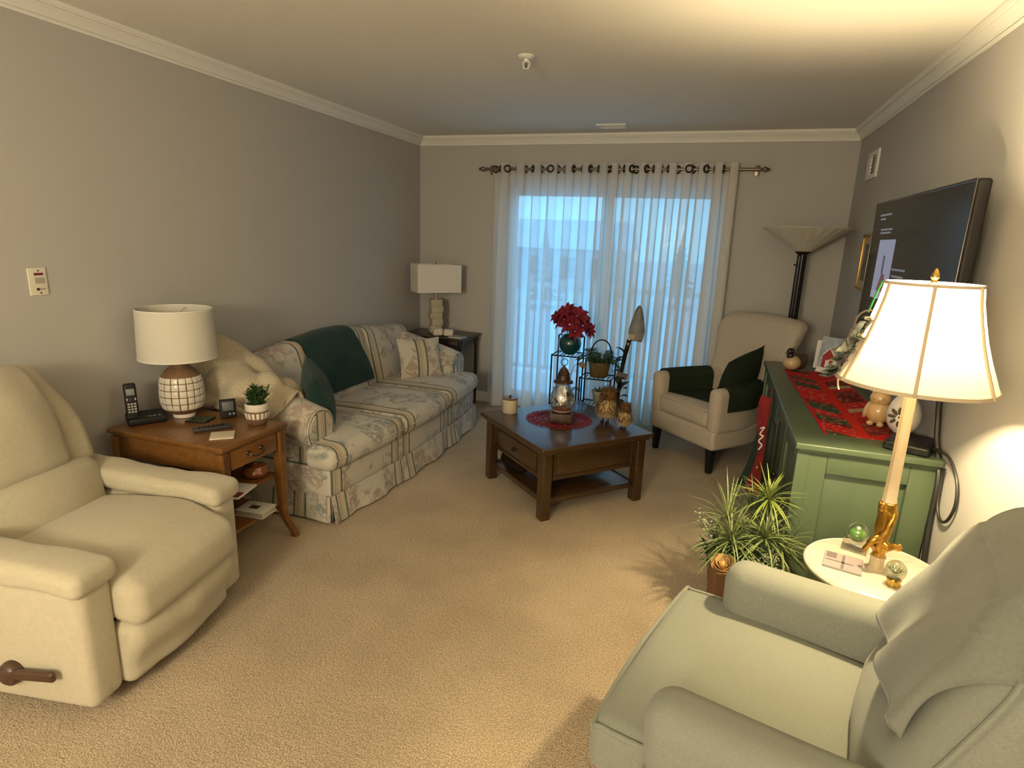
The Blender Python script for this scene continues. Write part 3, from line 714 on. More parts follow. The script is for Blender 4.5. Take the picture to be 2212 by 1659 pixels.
sc_ = one(rbox(.56, .49, .13, .035, 4, (8, 8, 2), (.01, 0, .018)), 'seat_cushion', M_linen, wc, M=T(.065, 0, .385), angle=70)
one(tube([(.345+.002, -.235, .438), (.347, 0, .446), (.347, .235, .438)], .005, 6), 'piping', M_linen, sc_)
for s in (-1, 1):
    def w_arm(p):
        y = p.y - s*.085*sm((.10-p.x)/.4); t = (p.z+.15)/.3
        return Vector((p.x + (.012*t if p.x > 0 else 0), y + s*.008*t, p.z + .01*sm((.1-p.x)/.4)))
    one(rbox(.66, .105, .33, .045, 4, (10, 2, 6)), 'arm', M_linen, wc, M=T(.015, s*.285, .45), warp=w_arm, angle=70)
def w_wb(p):
    t = (p.z+.35)/.70; a = abs(p.y)/.33
    wd_ = .80 + .10*sm((t-.15)/.3) + .16*sm((t-.5)/.35)
    x = p.x - .17*t + .055*a**2.5*(1-.5*t) - .02*sm((t-.85)/.15)
    z = p.z - .015*sm((a-.80)/.20)*sm((t-.8)/.2) + .018*(1-a*a)*sm((t-.8)/.2)
    return Vector((x, p.y*wd_, z))
one(rbox(.13, .68, .72, .05, 4, (3, 16, 18), (.02, 0, 0)), 'backrest', M_linen, wc, M=T(-.235, 0, .69), warp=w_wb, angle=80)
M_dgreen = mat('olive_green_felt', (0.022, 0.031, 0.019), 0.95, bump=(350, 0.4, 0.002), spec=0.1)
wcM = T(.11, 4.58, 0) @ RZ(226)
for s, lab in ((1, 'dark green arm cover on the wing chair arm beside the cabinet'), (-1, 'dark green arm cover on the wing chair arm near the curtain')):
    def f(u, v):
        x = -.13+.40*u; a = -1.15+2.3*v; w = .058; y0 = s*.293 - s*.085*sm((.10-x)/.4)
        if abs(a) > .8: yy, zz = math.copysign(w+.004, a), .572 - (abs(a)-.8)*.32
        else: an = a/.8*pi/2; yy, zz = (w+.004)*sin(an), .572+.054*cos(an)
        return (x, y0+yy+(0), zz + .01*sm((.1-x)/.4))
    o = one(sheet(f, 14, 26, -.006), 'arm_cover', M_dgreen, angle=80); o.matrix_world = wcM; tag(o, lab, 'arm cover')
def f_sc(u, v):
    x = -.19+.43*u; y = -.22+.44*v; w = -.10*u*(v-.2)
    X = x+w*.6; Y = y; z = .452 + .018*(1-((X-.065)/.28)**2)*(1-(Y/.26)**2) + .004
    return (X, Y, z)
o = one(sheet(f_sc, 14, 14, -.006), 'seat_throw', M_dgreen, angle=80); o.matrix_world = wcM; tag(o, 'dark green cloth lying on the wing chair seat', 'cloth')
wp_ = one(pillow(.50, .42, .17, 14), 'wing_chair_cushion', M_dgreen); tag(wp_, 'dark green cushion slumped in the wing chair', 'cushion'); wp_.matrix_world = wcM @ T(-.045, .145, .625) @ RZ(16) @ RX(-14) @ RY(9)

# ---------------------------------------------------------------- torchiere floor lamp
tl = thing('torchiere_lamp', 'tall torchiere floor lamp with fluted white glass bowl, unlit', 'floor lamp', (.585, 4.905, 0))
M_opal = mat('opal_glass', (0.62, 0.58, 0.50), 0.35, spec=.5); M_pole = mat('pole_black', (0.010, 0.008, 0.007), 0.25, metal=0.2)
one(lathe([(0, 0), (.14, 0), (.145, .012), (.12, .028), (.04, .04), (.03, .06), (0, .06)], 32), 'base', M_pole, tl)
for i in range(3): one(tube([(.019*cos(i*2.094+.5), .019*sin(i*2.094+.5), .05), (.019*cos(i*2.094+.5), .019*sin(i*2.094+.5), 1.515)], .0165, 12), 'pole', M_pole, tl)
one(lathe([(.018, 1.50), (.03, 1.512), (.052, 1.53), (.055, 1.538), (0, 1.538)], 28), 'collar', M_bronze, tl)
one(lathe([(.05, 1.536), (.07, 1.548), (.14, 1.598), (.22, 1.650), (.285, 1.690), (.300, 1.702), (.296, 1.706), (.27, 1.692), (.13, 1.605), (.05, 1.555), (0, 1.55)], 96, fl=lambda a, i: 1+(.018*cos(a*24) if 1 < i < 9 else 0)), 'glass_bowl', M_opal, tl, angle=60)
one(tube([(-.03, -.01, 1.44), (-.05, -.015, 1.44)], .006, 8), 'switch', M_bronze, tl)

# ---------------------------------------------------------------- sideboard cabinet, green
M_cab = mat('sage_green_paint', (0.050, 0.077, 0.043), 0.42, var=(3.0, (0.084, 0.118, 0.066), 0.25, (1, 1, .5)), bump=(40, 0.2, 0.001), coat=.1)
cb = thing('green_cabinet', 'long sage-green painted cabinet along the right wall', 'cabinet', (.64, 3.455, 0))
CX, CY = .245, .895; CXB = .25
one(rbox(.515, 1.86, .028, .006, 2), 'cabinet_top', M_cab, cb, M=T(0, 0, .786)); one(rbox(.495, 1.83, .016, .004, 1), 'top_molding', M_cab, cb, M=T(.003, 0, .765))
slab('carcass', M_cab, -CX+.035, CXB, -CY+.030, CY-.030, .05, .757, parent=cb)
slab('plinth', M_cab, -CX+.045, CXB, -CY+.02, CY-.02, 0, .05, parent=cb)
for s in (-1, 1):
    pn = slab('end_panel', M_cab, -CX+.11, CXB-.085, s*(CY-.026)-.006, s*(CY-.026)+.006, .13, .68, parent=cb, r=.002)
    for nm, b in (('stile', (-CX+.02, -CX+.115, .0, .757)), ('stile', (CXB-.09, CXB, .0, .757)), ('rail', (-CX+.115, CXB-.09, .675, .757)), ('rail', (-CX+.115, CXB-.09, .03, .135))):
        slab(nm, M_cab, b[0], b[1], s*(CY-.008)-.014, s*(CY-.008)+.014, b[2], b[3], parent=cb, r=.004, k=2)
    slab('corner_post', M_cab, -CX, -CX+.05, s*(CY-.02)-.03, s*(CY-.02)+.03, 0, .757, parent=cb, r=.005, k=2)
for i in range(4):
    y0 = -CY+.055+.42*i; y1 = y0+.405
    d_ = slab('door', M_cab, -CX+.022, -CX+.036, y0, y1, .09, .74, parent=cb, r=.002)
    g = G(); boxg(g, -CX+.008, -CX+.024, y0, y0+.065, .09, .74, .003); boxg(g, -CX+.008, -CX+.024, y1-.065, y1, .09, .74, .003); boxg(g, -CX+.008, -CX+.024, y0+.065, y1-.065, .675, .74, .003); boxg(g, -CX+.008, -CX+.024, y0+.065, y1-.065, .09, .16, .003); g.build('door_frame', M_cab, d_)
    ky = y1-.032 if i % 2 == 0 else y0+.032
    one(lathe([(0, .026), (.012, .024), (.014, .016), (.006, .009), (.006, 0)][::-1], 12), 'knob', M_bronze, d_, M=T(-CX+.008, ky, .46) @ RY(-90))

def runner_mat():
    m = bpy.data.materials.new('braided_patchwork'); m.use_nodes = True; nt = m.node_tree; p = nt.nodes['Principled BSDF']; L = nt.links.new
    tc = nt.nodes.new('ShaderNodeTexCoord'); sx = nt.nodes.new('ShaderNodeSeparateXYZ'); L(tc.outputs['Object'], sx.inputs[0])
    def mth(op, a, b=None, c=None):
        n = nt.nodes.new('ShaderNodeMath'); n.operation = op
        for i, v in enumerate((a, b, c)):
            if v is None: continue
            if isinstance(v, (int, float)): n.inputs[i].default_value = v
            else: L(v, n.inputs[i])
        return n.outputs[0]
    ax = mth('ABSOLUTE', sx.outputs[0]); side = mth('GREATER_THAN', sx.outputs[0], 0.0)
    s = mth('ADD', mth('MULTIPLY', ax, -.75), sx.outputs[1]); q = mth('ADD', mth('FLOOR', mth('DIVIDE', s, .062)), mth('MULTIPLY', side, 57.3))
    wn_ = nt.nodes.new('ShaderNodeTexWhiteNoise'); wn_.noise_dimensions = '1D'; L(q, wn_.inputs['W'])
    r = nt.nodes.new('ShaderNodeValToRGB'); r.color_ramp.interpolation = 'CONSTANT'; e = r.color_ramp.elements
    cols = [(0, (.45, .012, .015)), (.22, (.14, .012, .010)), (.40, (.025, .06, .03)), (.55, (.50, .008, .012)), (.70, (.38, .30, .17)), (.78, (.055, .05, .02)), (.90, (.22, .02, .015))]
    e[0].position = 0; e[0].color = (*cols[0][1], 1); e[1].position = cols[1][0]; e[1].color = (*cols[1][1], 1)
    for a, c in cols[2:]: k = e.new(a); k.color = (*c, 1)
    L(wn_.outputs['Value'], r.inputs[0])
    n = nt.nodes.new('ShaderNodeTexNoise'); n.inputs['Scale'].default_value = 45; n.inputs['Detail'].default_value = 2; L(tc.outputs['Object'], n.inputs['Vector'])
    def mix(f, a, b, k=None):
        x = nt.nodes.new('ShaderNodeMix'); x.data_type = 'RGBA'; L(f, x.inputs[0])
        for v, i in ((a, 6), (b, 7)):
            if isinstance(v, tuple): x.inputs[i].default_value = (*v, 1)
            else: L(v, x.inputs[i])
        return x.outputs[2]
    c = mix(mth('MULTIPLY', mth('GREATER_THAN', n.outputs['Fac'], .60), .75), r.outputs[0], (.30, .20, .12))
    c = mix(mth('MULTIPLY', mth('LESS_THAN', n.outputs['Fac'], .37), .6), c, (.03, .05, .02))
    c = mix(mth('LESS_THAN', ax, .022), c, (.48, .02, .012)); c = mix(mth('GREATER_THAN', ax, .148), c, (.50, .008, .02))
    L(c, p.inputs['Base Color']); p.inputs['Roughness'].default_value = .9; p.inputs['Specular IOR Level'].default_value = .15
    b = nt.nodes.new('ShaderNodeBump'); b.inputs['Strength'].default_value = .4; b.inputs['Distance'].default_value = .002; L(n.outputs['Fac'], b.inputs['Height']); L(b.outputs[0], p.inputs['Normal'])
    return m
rn = one(sheet(lambda u, v: (-.157+.314*u, -.70+1.40*v, .004+.0015*nz(u*4, v*9, 1)), 10, 40, .004), 'table_runner', runner_mat()); tag(rn, 'red and green patchwork runner on the green cabinet', 'table runner')
rn.matrix_world = T(.652, 3.41, .8005) @ RZ(0.5)
at(rn, .655, 3.41, .8005, 1.0)

# duck decoy
dk = thing('duck_decoy', 'small duck decoy with black head on the cabinet far end', 'figurine', (.535, 4.10, .806), -128)
M_duckb = mat('duck_body', (0.50, 0.38, 0.20), 0.4, var=(8, (0.42, 0.30, 0.15), .2)); M_duckt = mat('duck_brown', (0.06, 0.035, 0.02), 0.5); M_duckh = mat('duck_black', (0.008, 0.010, 0.009), 0.3)
one(ball(.10, .058, .05, 24, 16), 'body', M_duckt, dk, M=T(-.03, 0, .05), warp=lambda p: Vector((p.x, p.y*(1-.25*sm(-p.x/.1)), p.z + .02*sm((-p.x-.03)/.07))))
one(ball(.055, .055, .048, 20, 14), 'breast', M_duckb, dk, M=T(.03, 0, .049))
one(tube(cr([(.045, 0, .07), (.052, 0, .092), (.05, 0, .108)], 4), [.024]*3+[.021]*3+[.02]*3, 12), 'neck', M_duckh, dk)
hd_ = one(ball(.028, .022, .023, 16, 12), 'head', M_duckh, dk, M=T(.056, 0, .122)); one(rbox(.03, .018, .008, .004, 2), 'bill', mat('bill', (.05, .05, .035), .4), hd_, M=T(.09, 0, .114))
g = G()
for s in (-1, 1): g.add(ball(.004, .003, .004, 8, 6), T(.068, s*.018, .128))
g.build('eyes', mat('eye_amber', (.3, .12, .02), .2), hd_)

# greeting card with a red barn, and a plain card behind it
M_card = mat('card_snow', (0.46, 0.50, 0.56), 0.6, var=(25, (0.22, 0.27, 0.33), 0.2)); M_barn = mat('barn_red', (0.30, 0.025, 0.02), 0.6); M_paper = mat('white_paper', (0.72, 0.72, 0.70), .7)
def card(loc, rz, w, h, lab, barn):
    t = thing('greeting_card', lab, 'greeting card', loc, rz)
    for s in (-1, 1): one(rbox(w, .0015, h), 'card_leaf', M_card if barn and s < 0 else M_paper, t, M=T(0, s*.02, h/2) @ RX(s*9))
    if barn:
        Mc = T(0, -.0215, h/2) @ RX(-9)
        one(prism([(-.034, -.078), (.034, -.078), (.034, .0), (0, .042), (-.034, .0)], 0, .001), 'barn_print', M_barn, t, M=Mc @ RX(90), smooth=False)
        one(prism([(-.012, -.078), (.012, -.078), (.012, -.03), (-.012, -.03)], .001, .0016), 'barn_door', M_paper, t, M=Mc @ RX(90), smooth=False)
        one(prism([(-.058, -.11), (.058, -.11), (.058, -.078), (-.058, -.078)], .0, .0014), 'snow_print', M_paper, t, M=Mc @ RX(90), smooth=False)
        g = G()
        for s in (-1, 1): g.add(rbox(.056, .0014, .006), Mc @ T(s*.019, -.0016, .022) @ RY(s*51))
        g.build('roof_print', M_paper, t)
card((.735, 4.10, .8065), -38, .125, .225, 'greeting card with a red barn standing on the green cabinet', True)
card((.735, 4.25, .8065), -20, .12, .18, 'plain pale card standing behind the red barn card', False)

# ceramic bird-cat figurine, pierced white egg lantern, black box
M_ivory = mat('ivory_ceramic', (0.62, 0.42, 0.20), 0.22, coat=.5, var=(12, (0.58, 0.38, 0.18), .2))
ow = thing('owl_figurine', 'glossy honey-coloured ceramic owl figurine on the runner', 'figurine', (.752, 2.935, .806), -115)
one(ball(.046, .05, .055, 22, 16), 'body', M_ivory, ow, M=T(0, 0, .062)); hd_ = one(ball(.036, .042, .034, 22, 14), 'head', M_ivory, ow, M=T(.006, 0, .124))
for s in (-1, 1):
    one(lathe([(.013, 0), (.006, .014), (0, .026)], 10), 'ear_tuft', M_ivory, hd_, M=T(-.004, s*.026, .147) @ RX(-s*20)); one(ball(.008, .008, .009, 10, 8), 'eye', M_ivory, hd_, M=T(.036, s*.015, .128))
    one(ball(.032, .014, .042, 14, 10), 'wing', M_ivory, ow, M=T(-.004, s*.045, .062) @ RX(s*12)); one(ball(.018, .015, .012, 10, 8), 'foot', M_ivory, ow, M=T(.026, s*.02, .011))
one(lathe([(.007, 0), (0, .016)], 8), 'beak', M_ivory, hd_, M=T(.038, 0, .118) @ RY(110))
M_porc = mat('white_porcelain', (0.74, 0.68, 0.60), 0.18, coat=.6); M_hole = mat('lantern_inside', (0.06, 0.045, 0.03), .8)
# cable box, tilted egg lantern standing on it
rt = thing('cable_box', 'black flat cable box on the near end of the cabinet', 'cable box', (.812, 2.655, .801), -24)
one(rbox(.155, .20, .036, .012, 3), 'box_body', M_dark, rt, M=T(0, 0, .018)); slab('front_face', mat('gloss_black', (.01, .01, .01), .1), -.07, .07, -.1012, -.0995, .008, .028, parent=rt)
eg = thing('egg_lantern', 'white pierced porcelain egg lantern standing behind the tall lamp', 'lantern', (.795, 2.74, .838), -120)
eb = one(lathe([(0, 0), (.030, 0), (.034, .006), (.046, .016), (.058, .038), (.063, .064), (.060, .092), (.050, .124), (.034, .150), (.020, .164), (.010, .168), (0, .169)], 36), 'egg_body', M_porc, eg)
for k in range(8):
    a = k*pi/4; one(ball(.003, .0075, .0165, 10, 8), 'petal_hole', M_hole, eb, M=T(.0605, 0, .074) @ RY(4) @ RX(math.degrees(a)) @ T(0, 0, .026))
one(ball(.003, .004, .004, 8, 6), 'flower_centre', M_hole, eb, M=T(.0622, 0, .074))
one(torus(.014, .004, 16, 8), 'loop', M_porc, eg, M=T(0, 0, .178) @ RX(90))
# cords on the wall
M_cord = mat('black_cord', (0.015, 0.014, 0.013), 0.5)
c1 = one(tube(cr([(.893, 3.0, 1.06), (.888, 2.72, 1.03), (.885, 2.66, .96), (.886, 2.62, .86), (.888, 2.575, .80), (.889, 2.53, .72), (.889, 2.52, .55), (.889, 2.49, .35)], 8), .011, 8), 'tv_cord', M_cord); tag(c1, 'thick black television cord running down behind the cabinet', 'cord')
c2 = one(tube(cr([(.865, 2.62, .822), (.878, 2.54, .835), (.884, 2.45, .832), (.888, 2.37, .78), (.890, 2.345, .70), (.890, 2.38, .625), (.890, 2.44, .60), (.890, 2.49, .64), (.890, 2.505, .74), (.890, 2.50, .78)], 8), .0055, 8), 'power_cord', M_cord); tag(c2, 'looped thin black cord hanging from the cable box on the wall', 'cord')

# ---------------------------------------------------------------- television and picture
tv = thing('television', 'large flat television mounted on the right wall', 'television', (.80, 3.165, 1.425))
M_tv = mat('tv_frame', (0.008, 0.008, 0.009), 0.55, spec=.25); M_scr = mat('tv_screen', (0.014, 0.013, 0.012), 0.16, spec=.22)
TW, TH = .685, .387
one(rbox(.045, 2*TW, 2*TH, .012, 3), 'housing', M_tv, tv, M=T(.018, 0, 0))
sr = slab('screen', M_scr, -.0075, -.004, -TW+.012, TW-.012, -TH+.018, TH-.012, parent=tv)
g = G(); boxg(g, -.0095, -.004, -TW-.001, -TW+.006, -TH, TH, .002); boxg(g, -.0095, -.004, TW-.006, TW+.001, -TH, TH, .002); boxg(g, -.0095, -.004, -TW, TW, TH-.012, TH, .002); boxg(g, -.0095, -.004, -TW, TW, -TH, -TH+.018, .002); g.build('bezel', mat('bezel', (.10, .09, .08), .25, metal=.8), tv)
slab('wall_mount', M_dark, .04, .1035, -.2, .2, -.15, .15, parent=tv)
def lit(name, c, e): return mat(name, (0.01, 0.01, 0.01), .4, emit=(c, e))
M_lav = lit('screen_lavender', (.30, .31, .42), .62); M_txt = lit('screen_text', (.30, .32, .36), .38); M_fig = lit('screen_red', (.22, .06, .07), .5); M_figd = lit('screen_dark', (.07, .07, .09), .6)
def scr(name, m, y0, y1, z0, z1, d=.0085): return slab(name, m, -d, -.0072, y0-3.165, y1-3.165, z0-1.425, z1-1.425, parent=sr)
scr('poster_image', M_lav, 3.34, 3.64, 1.325, 1.618)
one(prism([(-.075, 0), (.075, 0), (.03, .085), (-.02, .085)], 0, .0008), 'red_figure', M_fig, sr, M=T(-.0086, 3.47-3.165, 1.365-1.425) @ RZ(-90) @ RX(90), smooth=False); scr('dark_figure', M_figd, 3.475, 3.505, 1.45, 1.54, .0094); scr('floor_strip', lit('screen_pale', (.38, .38, .46), .62), 3.34, 3.64, 1.325, 1.362, .009)
for y0, y1, z in ((3.50, 3.72, 1.742), (3.60, 3.70, 1.722), (3.44, 3.66, 1.668), (3.46, 3.66, 1.652), (3.10, 3.32, 1.478), (3.12, 3.31, 1.447), (3.12, 3.30, 1.418)): scr('text_line', M_txt, y0, y1, z-.004, z+.005)
pf = thing('framed_picture', 'narrow gold-framed picture partly hidden behind the television', 'picture', (XR, 4.36, 1.487))
M_gold = mat('gold_frame', (0.50, 0.32, 0.08), 0.35, metal=.7)
g = G(); a_, b_ = .155, .175; boxg(g, -.022, 0, -a_, a_, b_-.022, b_, .004); boxg(g, -.022, 0, -a_, a_, -b_, -b_+.022, .004); boxg(g, -.022, 0, -a_, -a_+.022, -b_+.022, b_-.022, .004); boxg(g, -.022, 0, a_-.022, a_, -b_+.022, b_-.022, .004); g.build('frame', M_gold, pf)
slab('mat_board', mat('mat_board', (.46, .40, .28), .8), -.010, -.002, -a_+.02, a_-.02, -b_+.02, b_-.02, parent=pf); slab('print', mat('dark_print', (.09, .08, .06), .7, var=(14, (.22, .19, .13), .2)), -.0112, -.0098, -a_+.06, a_-.06, -b_+.06, b_-.06, parent=pf)

# ---------------------------------------------------------------- hanging christmas banner on the cabinet front
bn = thing('hanging_banner', 'red christmas banner with white script hung on the cabinet front', 'banner', (.372, 3.42, .55))
M_bred = mat('banner_red', (0.24, 0.010, 0.014), 0.8, var=(22, (0.12, 0.007, 0.008), .2)); M_bdk = mat('banner_green', (0.008, 0.022, 0.018), 0.9)
one(sheet(lambda u, v: (-.012-(.02+.09*v*v)*(1-u), .10-.02*u, .20-.56*v), 8, 22, .006), 'green_backing', M_bdk, bn)
def f_red(u, v):
    w = .11 + .07*sin(v*8+.6)*(.6) + .04*sm((v-.75)/.2); return (-.016-.36*w*(1-u)-.004*sin(v*5), -.05-.05*u+.01*sin(v*7), .235-.56*v)
one(sheet(f_red, 8, 30, .006), 'red_panel', M_bred, bn)
one(tube(cr([(-.052, -.085, .06), (-.034, -.095, .07), (-.050, -.09, .03), (-.034, -.095, .02), (-.052, -.09, -.01), (-.034, -.095, -.03), (-.048, -.09, -.06)], 7), .004, 6), 'white_script', M_white, bn)
one(ball(.010, .012, .012, 12, 10), 'bell', M_brass, bn, M=T(-.04, -.095, -.16))
one(tube(cr([(-.02, -.08, .235), (-.012, 0, .27), (-.02, .08, .235)], 6), .003, 6), 'hanging_cord', M_bred, bn)
one(sheet(lambda u, v: (-.012-.004*sin(u*pi), -.34+.13*u, .16-.46*v), 8, 14, .006), 'black_tail', M_dark, bn)

# ---------------------------------------------------------------- grey-blue recliner, near right
M_grey = mat('grey_blue_weave', (0.235, 0.245, 0.205), 0.9, var=(160, (0.175, 0.185, 0.152), 0.3, (1, 6, 1)), bump=(480, 0.4, 0.0015, (1, 5, 1)), sheen=0.15, spec=0.15)
gc = thing('grey_recliner', 'pale grey-green upholstered armchair in the near right corner', 'armchair', (.324, 1.405, 0), 165)
def w_gseat(p):
    e = sm((abs(p.y)-.245)/.03); x = p.x
    if e > 0: x = x*(1-e) + max(x, .262 + .05*(x-.262))*e
    return Vector((x, p.y, p.z - .006*sm((p.x-.2)/.2)))
sg = one(rbox(.62, .70, .15, .04, 4, (22, 26, 3), (.004, 0, .018)), 'seat_cushion', M_grey, gc, M=T(0, 0, .405), warp=lambda p: w_gseat(Vector((p.x+.11, p.y, p.z))), angle=80)
# piping round the T-cushion top edge
pts = [(.405, .325, .462), (.418, 0, .466), (.405, -.325, .462), (.385, -.345, .462), (.275, -.345, .465), (.262, -.325, .466), (.262, -.262, .470), (.24, -.246, .471), (-.10, -.240, .475), (-.17, -.20, .478), (-.19, 0, .482), (-.17, .20, .478), (-.10, .240, .475), (.24, .246, .471), (.262, .262, .470), (.262, .325, .466), (.275, .345, .465), (.385, .345, .462)]
one(tube(cr(pts, 4, closed=True), .0065, 8, closed=True), 'piping', M_grey, sg)
one(rbox(.60, .66, .23, .04, 3, (6, 10, 4)), 'front_panel', M_grey, gc, M=T(.07, 0, .215), angle=70); one(rbox(.56, .665, .018, .008, 2), 'panel_seam', M_grey, gc, M=T(.09, 0, .235))
one(lathe([(0, 0), (.24, 0), (.25, .02), (.24, .04), (.05, .06), (.05, .12), (0, .12)], 32), 'swivel_base', M_dark, gc)
for s in (-1, 1):
    def w_ga(p):
        t = (p.z+.25)/.5; x = p.x
        return Vector((x + .02*t*(1 if x > .1 else 0), p.y + s*.010*t + .012*(p.y)*t*6*0, p.z + .008*sm((.1-x)/.4)))
    a_ = one(rbox(.60, .145, .50, .062, 5, (10, 2, 10)), 'arm', M_grey, gc, M=T(-.035, s*.322, .37), warp=w_ga, angle=80)
    one(rbox(.60, .15, .012, .005, 2), 'arm_seam', M_grey, a_, M=T(-.033, s*.326, .455))
BG = T(-.20, 0, .44) @ RY(-21)
def w_gb(p):
    t = (p.z+.31)/.62; a = abs(p.y)/.31
    wd_ = .93 + .05*sin(pi*t) - .18*sm((t-.72)/.28)
    x = p.x
    if p.x > 0:
        for by, bz in ((0, -.06), (-.15, -.06), (.15, -.06)):
            d2 = (p.y-by)**2+(p.z-bz)**2; x -= .040*math.exp(-d2/.0022) ; x += .010*math.exp(-((p.y-by)**2)/.004)*0
        x += .018*sin(p.z*22)*(1-a)*(1-t) 
    return Vector((x, p.y*wd_, p.z - .05*sm((a-.6)/.4)*sm((t-.8)/.2)))
bg = one(rbox(.20, .62, .62, .075, 5, (3, 30, 30), (.03, 0, 0)), 'backrest', M_grey, gc, M=BG @ T(0, 0, .27), warp=w_gb, angle=80)
def edge_pt(t, s):
    p = w_gb(Vector((.062, s*.31, -.31+.62*t))); return BG @ T(0, 0, .27) @ p
for s in (-1, 1): one(tube([edge_pt(.06+.80*i/20, s) for i in range(21)], .0065, 8), 'piping', M_grey, bg)
one(rbox(.10, .56, .54, .045, 4, (2, 8, 8)), 'back_shell', M_grey, gc, M=BG @ T(-.075, 0, .16), angle=80)
for by in (0, -.15, .15): one(ball(.006, .013, .013, 12, 8), 'button', M_grey, bg, M=BG @ T(.09, by, .21))
# throw over the backrest: folded cloth, hanging corner in front
M_throw = mat('grey_throw', (0.180, 0.188, 0.158), 0.92, var=(120, (0.150, 0.157, 0.132), 0.3), bump=(420, 0.45, 0.002), sheen=.2, spec=.1)
gcM = T(.324, 1.405, 0) @ RZ(165)
def gb_surf(y, t, off):
    """front of the backrest at lateral y, t 0 bottom .. 1 top, continues over the top to t 1.5 behind"""
    tt = min(t, .90); a = min(1.0, abs(y)/.31); wd_ = .93+.05*sin(pi*tt)-.18*sm((tt-.72)/.28)
    lim = .31*wd_; side = max(0.0, abs(y)-lim+.05)
    top = .62 - .05*sm((a-.6)/.4)
    if t <= .90: x, z = .10+.03*(1-a*a)*(1-(2*t-1)**2), -.04+.62*t
    else:
        an = (t-.90)/.6*pi; x, z = .10*cos(an), -.04+.558 + (top-.558+.02)*sin(min(an, pi/2)) if an < pi/2 else -.04+top+.02-(an-pi/2)*.16
    dx = -min(.12, side*1.5)
    yy = math.copysign(min(abs(y), lim+.006 + .0), y)
    n = Vector((cos(max(0, (t-.9)/.6*pi)), 0, sin(max(0, (t-.9)/.6*pi))))
    p = Vector((x+dx, yy, z)) + n*off
    if side > .05: p.y += math.copysign(off, y)
    return BG @ p
def f_th(u, v):
    # u across the chair back (far -> near), v from behind over the top down the front
    low = .30 + .13*u
    t = 1.14 + (low-1.14)*v; yn = .275 + .01*max(0, t-.40)/.60
    y = -.335 + u*(yn+.335)
    wr = .010*sin(u*15 + v*5.0)*(.3+.7*v) + .014*nz(u*3.5+v*2, v*2.2, 5) + .012*sm((u-.8)/.2)
    return gb_surf(y + .015*sin(v*6), t, .020+wr)
tg = one(sheet(f_th, 46, 46, .007), 'grey_throw', M_throw, angle=180); tg.matrix_world = gcM; tag(tg, 'soft grey throw draped over the back of the grey armchair', 'blanket')
one(tube([f_th(i/40, .985)+ (BG.to_3x3() @ Vector((.002, 0, 0))) for i in range(41)], .006, 8), 'hem', M_throw, tg)

# ---------------------------------------------------------------- round marble side table
M_marb = mat('marble', (0.66, 0.61, 0.50), 0.22, var=(14, (0.54, 0.49, 0.39), 0.16, (1, 4, 1)), coat=.3)
RT = (.585, 1.99)
rd = thing('round_marble_table', 'small round white marble side table under the lit lamp', 'side table', (*RT, 0))
one(lathe([(0, .556), (.185, .556), (.200, .560), (.207, .566), (.207, .572), (.201, .578), (.195, .5775), (.192, .580), (0, .580)], 64), 'marble_top', M_marb, rd)
M_cherry = wood('dark_cherry', (0.05, 0.018, 0.008), (0.085, 0.032, 0.014), (8, 8, 1), 5)
one(lathe([(0, .10), (.03, .10), (.045, .14), (.03, .20), (.022, .26), (.034, .32), (.04, .38), (.026, .46), (.03, .52), (.10, .545), (.16, .556), (0, .556)], 28), 'pedestal', M_cherry, rd)
for i in range(3):
    a = i*2*pi/3 + .5
    one(tube(cr([(.02*cos(a), .02*sin(a), .15), (.09*cos(a), .09*sin(a), .15), (.15*cos(a), .15*sin(a), .06), (.19*cos(a), .19*sin(a), .012)], 6), [.022]*6+[.018]*6+[.015]*6+[.012], 8), 'foot', M_cherry, rd)
# ---------------------------------------------------------------- the lit candlestick lamp
lp = thing('candlestick_lamp', 'lit table lamp with bell shade and gilded cherub stem', 'table lamp', (*RT, .5805))
M_gilt = mat('gilt_metal', (0.60, 0.33, 0.06), 0.28, metal=.9, var=(30, (0.28, 0.14, 0.02), .2), bump=(60, .4, .003)); M_alab = mat('alabaster', (0.66, 0.54, 0.36), 0.35, var=(10, (0.48, 0.38, 0.22), .2, (3, 3, .6)))
one(lathe([(0, 0), (.026, 0), (.026, .004), (.021, .008), (.020, .038), (.023, .042), (.022, .046), (.017, .048), (0, .048)], 24), 'foot_block', M_alab, lp)
sd_ = one(lathe([(0, .046), (.018, .047), (.017, .060), (.026, .072), (.030, .084), (.024, .092), (.020, .10), (.022, .12), (.024, .145), (.021, .175), (.024, .195), (.026, .212), (.024, .228), (.020, .230), (0, .231)], 24, fl=lambda a, i: 1+.10*sin(a*4+i)), 'gilt_stem', M_gilt, lp)
